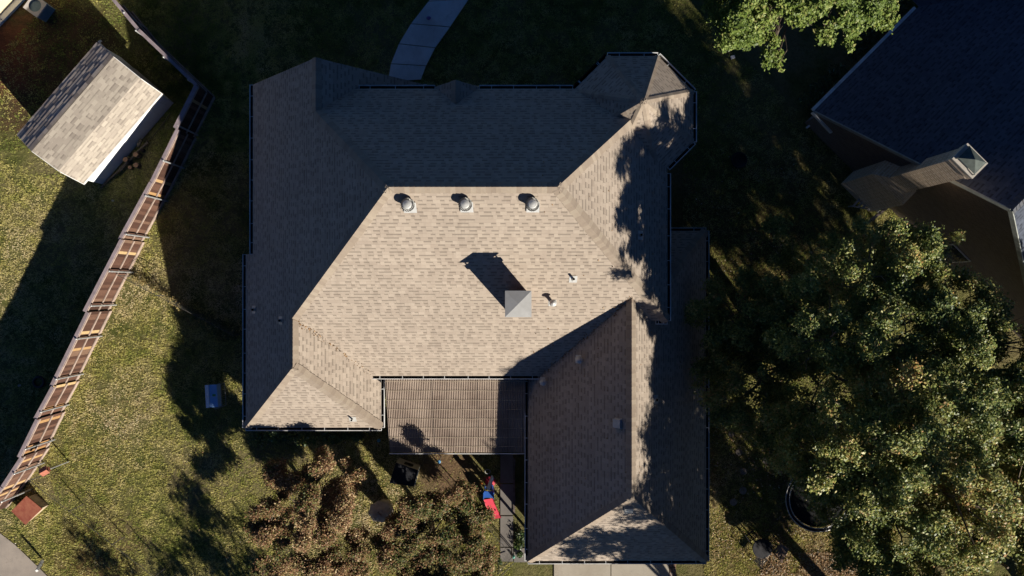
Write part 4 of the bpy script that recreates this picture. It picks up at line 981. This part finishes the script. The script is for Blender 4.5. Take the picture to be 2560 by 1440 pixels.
def crown_points(lobes, n_tw, per, spread, gap=.42, seed=1, clump=.42):
    """twig ends grouped in leaf clumps that sit on the outside of each limb's mass, with hollows between them"""
    subs = []
    for l in lobes:
        k = max(5, int(8.5*l[3]*l[4]/clump*.42)); d = rng.normal(size=(k, 3)); d[:, 2] = d[:, 2]*.85 + .22; d /= np.linalg.norm(d, axis=1)[:, None]
        c_ = np.array(l[:3]) + d*np.array([l[3], l[3], l[4]])*rng.uniform(.45, 1.08, k)[:, None]
        subs.append(np.concatenate([c_, np.repeat([[l[0], l[1], l[2]]], k, 0), (clump*rng.uniform(.55, 1.35, k)*min(1, l[3]/.8))[:, None]], 1))
    S = np.concatenate(subs); w_ = S[:, 6]**2; w_ /= w_.sum(); idx = rng.choice(len(S), n_tw, p=w_)
    out = S[idx, :3]-S[idx, 3:6]; out /= (np.linalg.norm(out, axis=1)[:, None] + 1e-6)
    d = rng.normal(size=(n_tw, 3)) + out*.6; d /= np.linalg.norm(d, axis=1)[:, None]
    p = S[idx, :3] + d*S[idx, 6:7]*np.array([1.1, 1.1, .75])*(rng.random(n_tw)**.4)[:, None]
    keep = vnoise(p[:, 0]+p[:, 2]*.5+50, p[:, 1]+50-p[:, 2]*.4, .9, seed+5) > (gap-.12)*rng.uniform(.6, 1.1, n_tw)
    p = p[keep]; d = d[keep]; out = out[keep]; m_ = len(p); ct = rng.random(len(S))[idx][keep]
    tw = rng.normal(size=(m_, 3))*.45 + out*np.array([1, 1, .6]) + d*.4; tw /= np.linalg.norm(tw, axis=1)[:, None]
    s_ = rng.uniform(-1, 1, (m_, per)); pos = p[:, None, :] + tw[:, None, :]*s_[:, :, None]*spread + rng.normal(size=(m_, per, 3))*spread*.3
    tt = np.repeat(.5*ct + .5*rng.random(m_), per)
    return pos.reshape(-1, 3), tt, p, tw
def tree(name, label, cat, base, lobes, n_tw, per, size, spread, mat, trunk_r, group=None, gap=.42, seed=1, ratio=.6, tshift=0.0, twigs=300, up=.5, tint_w=.4, clump=.42):
    global rng; rng = np.random.default_rng(seed); random.seed(seed)
    base = Vector((base[0], base[1], GZ)); t = thing(name, base, label, cat, group)
    pos, tt, tp, td = crown_points(lobes, n_tw, per, spread, gap, seed, clump); pos = pos[pos[:, 2] > GZ+.05*1] if True else pos
    tt = tt[:len(pos)]
    big = vnoise(pos[:, 0]+80, pos[:, 1]+80, .7, seed+11)
    tint = (tint_w*big + (.9-tint_w)*tt[:len(pos)] + .22*rng.normal(size=len(pos)) + .05 + tshift).clip(.01, 1)
    fast_mesh('crown', leaves(pos, size, ratio, up, .35, np.array(SUN)*.9), 4, mat, t, tint)
    m_ = MB(); cen = Vector(np.mean([l[:3] for l in lobes], axis=0)); zf = min(l[2]-l[4] for l in lobes)
    fork = Vector((base.x*.7+cen.x*.3, base.y*.7+cen.y*.3, max(GZ+.5, zf*.6 + GZ*.4 + .8)))
    m_.tube([base, base.lerp(fork, .5)+Vector((.05, -.04, 0)), fork], [trunk_r*1.25, trunk_r, trunk_r*.85], 10)
    for l in lobes:
        c_ = Vector(l[:3]); mid = fork.lerp(c_, .5) + Vector((random.uniform(-.3, .3), random.uniform(-.3, .3), .25)); r_ = trunk_r*.3
        m_.tube([fork, mid, c_], [r_*1.2, r_*.75, r_*.4], 7)
        for k in range(7):
            dd_ = Vector((random.gauss(0, 1), random.gauss(0, 1), random.gauss(.3, .7))).normalized(); e_ = c_ + Vector((dd_.x*l[3], dd_.y*l[3], dd_.z*l[4]))*.85
            s0 = mid.lerp(c_, random.random()); kk = s0.lerp(e_, .5) + Vector((random.uniform(-.2, .2), random.uniform(-.2, .2), .1)); m_.tube([s0, kk, e_], [r_*.4, r_*.25, r_*.08], 5)
    sel = rng.choice(len(tp), min(twigs, len(tp)), replace=False)
    for i in sel:
        p = Vector(tp[i]); d_ = Vector(td[i]); m_.tube([p-d_*spread*1.8, p+Vector((.03, .02, .02)), p+d_*spread*1.1], [.014, .01, .004], 4)
    m_.build('trunk', M_bark, t)
    return t
def LB(px, py, z, r_, rz): q = P(px, py, z); return (q.x, q.y, z, r_, rz)
tree('oak_tree', 'dark leafy oak whose crown spreads toward the garage roof', 'tree', (12.6, -3.4),
     [LB(1850, 800, 4.0, 1.9, 1.6), LB(1900, 930, 4.3, 2.0, 1.7), LB(1980, 690, 4.6, 2.0, 1.6), LB(2090, 830, 8.8, 2.1, 1.9), LB(2165, 685, 7.8, 1.8, 1.5), LB(1930, 800, 4.6, 1.6, 1.3), LB(2010, 770, 5.2, 1.4, 1.2), LB(2520, 870, 5.6, 1.1, .9), LB(2548, 855, 7.0, 1.4, 1.2), LB(2590, 930, 6.4, 1.4, 1.2), LB(2570, 1010, 6.0, 1.3, 1.2), LB(2280, 700, 6.0, 1.8, 1.7), LB(2290, 860, 8.4, 2.1, 1.8), LB(2060, 980, 5.6, 2.3, 1.9), LB(2200, 980, 8.6, 2.0, 1.8), LB(2430, 800, 6.4, 1.5, 1.6), LB(2430, 930, 6.8, 1.8, 1.7), LB(2530, 940, 6.4, 1.5, 1.4), LB(2325, 640, 5.6, 1.1, 1.0), LB(2400, 755, 6.2, 1.2, 1.1), LB(2475, 850, 6.2, 1.2, 1.1), LB(2220, 620, 5.0, .9, .8), LB(1845, 1000, 3.6, 1.5, 1.2), LB(1790, 900, 3.2, 1.0, .9), LB(1900, 1050, 3.8, 1.1, 1.0), LB(1820, 880, 3.2, 1.2, 1.2)],
     24000, 15, .09, .22, M_oak, .28, 'big oaks right of the house', gap=.36, seed=3, twigs=700, clump=.32)
tree('oak_tree', 'tall sunlit oak filling the lower right corner', 'tree', (15.4, -8.4),
     [LB(2060, 1120, 7.0, 2.0, 1.8), LB(2190, 1120, 10.2, 2.1, 1.9), LB(2330, 1080, 10.6, 2.2, 2.0), LB(2260, 1010, 9.0, 1.6, 1.5), LB(2500, 1060, 8.6, 2.1, 2.0), LB(2090, 1200, 6.0, 1.6, 1.6), LB(2150, 1270, 6.4, 1.5, 1.4), LB(2110, 1255, 5.2, 1.2, 1.0), LB(2230, 1290, 8.8, 2.2, 2.0), LB(2390, 1240, 10.6, 2.4, 2.2), LB(2540, 1250, 9.6, 2.2, 2.0), LB(2210, 1400, 7.4, 1.9, 1.8), LB(2165, 1340, 6.8, 1.3, 1.3), LB(2350, 1410, 9.0, 2.2, 2.0), LB(2520, 1420, 9.6, 2.4, 2.2), LB(1960, 1080, 4.2, 1.3, 1.2), LB(2640, 1150, 8, 2.2, 2), LB(2680, 1380, 8, 2.2, 2)],
     25000, 15, .09, .22, M_oak, .34, 'big oaks right of the house', gap=.38, seed=9, tshift=.08, twigs=700, clump=.32)
tree('shade_tree', 'bright green broadleaf tree at the top edge of the picture', 'tree', (13.4, 15.5),
     [LB(1815, -45, 5.5, 1.1, 1.0), LB(1795, 5, 5.2, .7, .6), LB(1868, 10, 6.0, 1.0, 1.0), LB(1840, 62, 5.4, .75, .6), LB(1832, 92, 5.2, .38, .4), LB(1831, 112, 5.0, .16, .2), LB(1930, -50, 6.6, 1.2, 1.1), LB(1912, 22, 5.8, .5, .5), LB(1960, 5, 6.6, .7, .6), LB(2050, -50, 7.4, 1.5, 1.3), LB(2055, 25, 6.8, 1.05, .9), LB(2100, 60, 6.4, .75, .7), LB(2130, 88, 6.0, .3, .3), LB(2150, -10, 6.6, 1.2, 1.0), LB(2195, 25, 5.6, .6, .6), LB(1925, 138, 4.2, .3, .22), LB(1940, 150, 4.2, .22, .2), LB(1905, 92, 4.4, .2, .3), LB(1934, 103, 4.4, .2, .2), LB(2190, -70, 6, 1.0, 1.0)],
     4000, 17, .115, .19, M_mag, .2, gap=.30, seed=21, ratio=.55, twigs=200, up=.9)
tree('crape_myrtle', 'bronze-leaved small tree nearest the board fence side of the lawn', 'tree', tuple(P(840, 1300))[:2],
     [LB(720, 1205, 2.0, .9, .7), LB(820, 1195, 2.6, 1.0, .8), LB(700, 1290, 2.2, .95, .8), LB(790, 1290, 3.2, 1.0, .8), LB(870, 1250, 2.6, .7, .7), LB(760, 1385, 2.2, 1.1, .9), LB(870, 1370, 2.0, .8, .8), LB(870, 1190, 2.0, .5, .5), LB(690, 1400, 1.8, .9, .8), LB(860, 1450, 1.8, .9, .8), LB(650, 1330, 1.8, .6, .6)],
     12500, 12, .072, .21, M_myrtle, .09, 'bronze-leaved trees on the back lawn', gap=.26, seed=31, tshift=.13, twigs=600, clump=.30)
tree('crape_myrtle', 'bronze-leaved small tree beside the red slide', 'tree', tuple(P(1080, 1310))[:2],
     [LB(1060, 1262, 2.4, .8, .7), LB(1125, 1250, 2.5, .9, .8), LB(1165, 1290, 2.1, .75, .7), LB(1040, 1330, 2.8, 1.2, .9), LB(1150, 1360, 2.5, 1.1, .9), LB(985, 1400, 2.0, 1.0, .8), LB(1090, 1430, 2.2, 1.1, .9), LB(1190, 1345, 1.4, .45, .5), LB(1180, 1420, 1.7, .8, .7), LB(1020, 1290, 2.0, .7, .7)],
     13000, 12, .072, .21, M_myrtle, .1, 'bronze-leaved trees on the back lawn', gap=.26, seed=37, tshift=-.03, twigs=600, clump=.30)
# trees just beyond the frame that throw the long shadows
tree('oak_tree', 'oak beyond the lower edge whose shadow crosses the garage roof', 'tree', (15.7, -15.0),
     [(15.8, -18.6, 10.0, 2.4, 2.0), (17.5, -17.0, 9.6, 2.4, 2.2), (16.8, -14.6, 8.8, 1.9, 1.9), (13.6, -15.8, 8.5, 1.8, 1.7), (15.4, -13.1, 9.0, 2.0, 1.7), (13.0, -13.6, 5.9, 1.3, 1.2), (14.4, -17.2, 6.4, 1.6, 1.6), (17.5, -15.8, 4.2, 1.7, 1.4), (15.3, -14.6, 3.3, .9, .8), (19.0, -18.0, 4.2, 1.6, 1.4)], 7600, 9, .14, .4, M_oak, .25, 'big oaks right of the house', gap=.36, seed=41, twigs=60)
tree('oak_tree', 'low-crowned oak beyond the lower edge beside the driveway', 'tree', (12.2, -20.1),
     [(12.3, -18.4, 7.5, 1.7, 1.4), (11.5, -20.0, 8.0, 1.4, 1.2), (12.0, -17.4, 5.2, 1.3, 1.2), (10.8, -18.0, 5.6, 1.0, .9), (13.8, -18.6, 6.2, 1.9, 1.8), (14.6, -21, 7.4, 2.2, 2.0), (11.6, -16.6, 3.2, 1.0, .9), (12.6, -16.4, 4.0, 1.2, 1.1)], 5000, 9, .13, .36, M_oak, .26, 'big oaks right of the house', gap=.36, seed=42, twigs=60)
tree('oak_tree', 'oak beyond the lower edge with the widest crown', 'tree', (17.4, -16.8),
     [(18.5, -20.5, 8.6, 2.6, 2.2), (19.6, -17.4, 8.0, 2.2, 2.0), (17.0, -22, 7.4, 2.2, 2.0), (19.4, -15, 6.4, 1.7, 1.6), (18.0, -18.4, 5.0, 1.6, 1.5)], 3800, 9, .16, .3, M_oak, .22, 'big oaks right of the house', gap=.36, seed=44, twigs=60)
tree('oak_tree', 'oak beyond the lower right corner shading the neighbouring house', 'tree', (24.5, -14),
     [(22.5, -12.6, 9.0, 2.8, 2.4), (25.5, -12, 11.0, 3.0, 2.6), (24, -16.4, 10, 2.9, 2.4), (27.5, -15.4, 9.5, 2.9, 2.4), (21.6, -16.2, 8.0, 2.2, 2.0), (27, -9.6, 9, 2.6, 2.4), (30, -12.6, 8.6, 2.8, 2.4)], 4200, 9, .17, .32, M_oak, .36, 'big oaks right of the house', gap=.34, seed=43, twigs=60)
tree('oak_tree', 'oak beyond the right edge in front of the neighbouring gable wall', 'tree', (24.6, -7.4),
     [(23.6, -5.6, 7.3, 2.2, 1.8), (25.6, -8.6, 7.4, 2.4, 2.0), (22.8, -9.4, 6.6, 2.2, 1.9), (26.4, -5.6, 7.0, 2.4, 2.0), (23.4, -4.4, 5.6, 1.8, 1.7), (21.6, -7.0, 5.0, 1.6, 1.5)], 1500, 9, .16, .36, M_oak, .34, 'big oaks right of the house', gap=.44, seed=47, twigs=60)
tree('oak_tree', 'oak behind the neighbouring house at the right edge', 'tree', (31, -3.5),
     [(29.5, -3, 9, 3, 2.5), (32, -5, 11, 3, 2.5), (33.5, -1.5, 10, 3, 2.5), (29.6, -6.4, 8, 2.6, 2.2)], 2400, 9, .18, .34, M_oak, .34, 'big oaks right of the house', gap=.30, seed=45, twigs=40)
tree('young_tree', 'slender tree beyond the lower edge shading the lawn', 'tree', (-7.6, -19.8),
     [(-7.9, -19.0, 3.1, 1.4, 1.2), (-6.9, -20.2, 3.8, 1.5, 1.2), (-8.6, -20.5, 3.3, 1.4, 1.1)], 620, 10, .11, .34, M_myrtle, .09, 'young trees beyond the lower edge', gap=.36, seed=51, twigs=40)
tree('young_tree', 'thin tree beyond the lower edge nearest the pavement', 'tree', (-12.2, -21.4),
     [(-12.4, -20.8, 3.6, .8, 1.0), (-11.6, -21.6, 4.2, .8, .9), (-13.4, -21.6, 3.0, .7, .8)], 170, 9, .11, .24, M_myrtle, .07, 'young trees beyond the lower edge', gap=.36, seed=53, twigs=30)
# shrubs and plants
def shrub(name, label, pts, n_, size, mat, group=None, seed=0, ratio=.45, hgt=.6, tint=.4):
    q0 = P(*pts[0][:2]); t = thing(name, q0, label, 'plant', group); idx = rng.integers(0, len(pts), n_)
    px = np.array([P(p[0], p[1])[:] for p in pts])[idx]; rr = np.array([p[2] for p in pts])[idx]
    d = rng.normal(size=(n_, 3)); d /= np.linalg.norm(d, axis=1)[:, None]; d[:, 2] = np.abs(d[:, 2])
    pos = px + d*rr[:, None]*rng.uniform(.45, 1.05, n_)[:, None]*np.array([1, 1, 1.1]) + np.array([0, 0, .05])
    pos[:, 2] = GZ + (pos[:, 2]-GZ).clip(.03, None)*hgt/.6
    fast_mesh('foliage', leaves(pos, size, ratio, .6, .4), 4, mat, t, (tint + .3*rng.normal(size=n_)).clip(.01, 1))
    m_ = MB()
    for p in pts:
        q = P(p[0], p[1])
        for k in range(4): m_.tube([q, q + Vector((random.uniform(-.6, .6)*p[2], random.uniform(-.6, .6)*p[2], p[2]*.8*hgt/.6))], [.012, .005], 4)
    for p, q in zip(pts, pts[1:]): m_.tube([P(p[0], p[1], GZ+.03), P(q[0], q[1], GZ+.03)], .01, 4)
    m_.build('stem', M_bark, t)
bedp = [(650+i*27, 1080+random.uniform(0, 14), random.uniform(.22, .42)) for i in range(10)]
shrub('hedge', 'row of leafy green plants along the south wall of the left wing', bedp, 2600, .15, M_shrub, tint=.55, ratio=.42, hgt=.8)
shrub('vine', 'green ivy heap on the chain-link fence against the house', [(490, 788, .3), (520, 800, .4), (550, 815, .45), (585, 830, .4), (560, 835, .35)], 2600, .08, M_vine, 'vine growth on the chain-link fence', tint=.25, hgt=1.1)
shrub('vine', 'yellowed vine leaves on the sunlit stretch of chain-link fence', [(345, 699, .14), (365, 708, .16), (390, 722, .18), (415, 738, .2), (440, 752, .24), (460, 766, .22)], 1500, .06, M_vine, 'vine growth on the chain-link fence', tint=.85, hgt=1.5)
shrub('shrub', 'leafy shrub in the bed between the garage wall and the side path', [(1302, 1335, .3), (1296, 1360, .25), (1308, 1350, .25), (1300, 1385, .15)], 700, .1, M_shrub, tint=.4, hgt=.6)
shrub('shrub', 'dark shrub at the left corner of the neighbouring house', [(2035, 232, .5), (2020, 258, .55), (2040, 262, .4), (2060, 215, .5), (2090, 185, .5)], 1800, .1, M_shrub, tint=.25, hgt=.8)
shrub('shrub', 'dark shrubs under the bright tree along the neighbouring wall', [(2130, 130, .5), (2160, 100, .55), (2200, 60, .5), (2235, 25, .5)], 1500, .1, M_shrub, tint=.2, hgt=.8)
shrub('shrub', 'clump of weeds beside the front step of the turret wing', [(1246, 1398, .12), (1250, 1406, .12)], 160, .08, M_shrub, tint=.5, hgt=.5)

# grass: short blades in clumps
def blocked(x, y):
    m_ = np.zeros(len(x), bool)
    def rect(x0, y0, x1, y1): return (x > x0) & (x < x1) & (y > y0) & (y < y1)
    m_ |= rect(-11.2, -5.7, -6.1, 8.5) | rect(-6.2, -3.4, 8.1, 7.4) | rect(1.1, -11.6, 8.1, 2) | rect(-5.9, -7.0, .7, -3.4)
    a, b_ = P(1385, 1700), P(1690, 1380); m_ |= rect(a.x-.03, a.y, b_.x+.03, b_.y)
    a, b_ = P(1250, 1404), P(1284, 1040); m_ |= rect(a.x-.03, a.y, b_.x+.03, b_.y)
    s_ = (x*ad.x+y*ad.y); n2 = (x*nd.x+y*nd.y); m_ |= (n2 > -21.2) & (n2 < -17.8) & (s_ > -9.1) & (s_ < -3.7)
    px = 1280 + x*1830/34.7; py = 720 - y*1830/34.7
    m_ |= (py > 1316) & (px < (py-1316)*1.0 + 2 - 2*(py < 1362)*0) & (px < 112 + (py-1425)*1.05) & (px < -20 + (py-1316)*1.22)
    m_ |= (py < 205) & (px > np.interp(py, [-80, 4, 60, 110, 160, 205], [1130, 1072, 1028, 998, 978, 970])) & (px < np.interp(py, [-85, -2, 68, 120, 165, 200], [1235, 1172, 1125, 1088, 1065, 1052]))
    m_ |= (x + y > 21.9)
    q = P(1125, 1175); m_ |= ((x-q.x)**2 + ((y-q.y)*.9)**2 < (.95+.35*vnoise(x, y, 2, 4))**2*1.6) & (rng.random(len(x)) < .93)
    m_ |= (px+py < 130)
    m_ |= ((px-120)**2 + (py-170)**2 < (215+60*vnoise(x, y, 1.1, 6))**2) & (rng.random(len(x)) < .8)
    return m_
def grass(n_, x0, y0, x1, y1, tone, seed):
    a, b_ = P(x0, y1), P(x1, y0); x = rng.uniform(a.x, b_.x, n_); y = rng.uniform(a.y, b_.y, n_)
    cl = .55*vnoise(x+300, y+300, 8.0, seed) + .45*vnoise(x+300, y+300, 2.2, seed+1)
    keep = (~blocked(x, y)) & (cl > rng.uniform(.15, .62, n_)); x, y, cl = x[keep], y[keep], cl[keep]; n_ = len(x)
    h = (.02 + .062*cl**1.5) * rng.uniform(.6, 1.3, n_); th = rng.uniform(0, 2*np.pi, n_); ln = rng.uniform(.4, 1.6, n_)*h; wd = rng.uniform(.010, .020, n_)
    c_, s_ = np.cos(th), np.sin(th); z = np.full(n_, GZ)
    V = np.stack([np.stack([x-s_*wd, y+c_*wd, z], 1), np.stack([x+s_*wd, y-c_*wd, z], 1), np.stack([x+c_*ln, y+s_*ln, z+h], 1)], 1).reshape(-1, 3)
    big = vnoise(x+200, y+200, .33, 77); fine = vnoise(x+200, y+200, 2.6, 78)
    t_ = (tone + .40*(big-.5) + .35*(fine-.5) + .08*rng.normal(size=n_)).clip(.01, 1)
    return V, t_
Vs = []; Ts = []
for args in [(520000, -40, 380, 1280, 1480, .56, 60), (230000, -40, -40, 660, 380, .42, 62), (170000, 1680, -20, 2400, 1000, .42, 64), (90000, 1760, 1000, 2260, 1480, .52, 66), (110000, 660, -20, 1680, 240, .38, 68)]:
    V, t_ = grass(*args); Vs.append(V); Ts.append(t_)
tag(fast_mesh('grass', np.concatenate(Vs), 3, M_grass, None, np.concatenate(Ts)), 'short dry lawn grass around the houses', 'grass', kind='stuff')
def valley_debris(a, b_, n_, wd, k):
    a, b_ = np.array(a), np.array(b_); f = rng.beta(.8, 1.2, n_); p = b_ + (a-b_)*f[:, None]; p[:, :2] += rng.normal(size=(n_, 2))*wd; return p
def scatter_leaves(n_, x0, y0, x1, y1, size, pw=.45):
    a, b_ = P(x0, y1), P(x1, y0); x = rng.uniform(a.x, b_.x, n_); y = rng.uniform(a.y, b_.y, n_)
    k = (~blocked(x, y)) & (vnoise(x+90, y+90, .9, 5) > rng.uniform(pw-.2, pw+.25, n_)); x, y = x[k], y[k]
    return leaves(np.stack([x, y, GZ+.035+rng.uniform(0, .05, len(x))], 1), size, .6, 1.2)
Lv = np.concatenate([scatter_leaves(5000, 0, 900, 700, 1440, .045, .58), scatter_leaves(5500, 640, 1080, 1260, 1440, .055), scatter_leaves(5000, 1680, 380, 2000, 1000, .06, .5), scatter_leaves(12000, 1780, 1000, 2200, 1440, .06), scatter_leaves(900, 1600, 100, 2000, 500, .05, .6), scatter_leaves(5000, 1900, 1380, 2150, 1440, .07, .3)])
def on_roof(p):
    x, y = p[:, 0], p[:, 1]; zs = np.minimum.reduce([y+6.24, 12.96-y, 11.11-x, x+13.72]); zg = np.minimum.reduce([x+1.25, 10.45-x, y+13.9]); zw = np.minimum.reduce([x+13.72, -3.58-x, y+8.2])
    z = np.where((x > .7) & (y < 0), np.maximum(np.where(y > -3.79, zs, -9), zg), np.where((x < -5.7) & (y < -1), np.maximum(np.where(y > -3.79, zs, -9), zw), zs)); p[:, 2] = z + .03; return p
deb = np.concatenate([on_roof(valley_debris((1.3, -3.7, 2.5), (4.6, -.39, 5.8), 260, .07, 0)), on_roof(valley_debris((-6.0, -3.75, 2.5), (-8.6, -1.2, 5), 160, .06, 0)),
    on_roof(np.stack([rng.uniform(.9, 8.3, 160), rng.uniform(-11.8, -1.5, 160), np.zeros(160)], 1)), on_roof(np.stack([rng.uniform(1, 6, 60), rng.uniform(-1, 6, 60), np.zeros(60)], 1))])
Lv = np.concatenate([Lv, leaves(deb, .06, .6, 1.2)])
tt = rng.beta(1.6, 1.6, len(Lv)//4)
tag(fast_mesh('fallen_leaves', Lv, 4, M_dry, None, tt), 'dry leaves scattered over the grass', 'leaves', kind='stuff')
print('polys', sum(len(o.data.polygons) for o in sc.objects if o.type == 'MESH'))
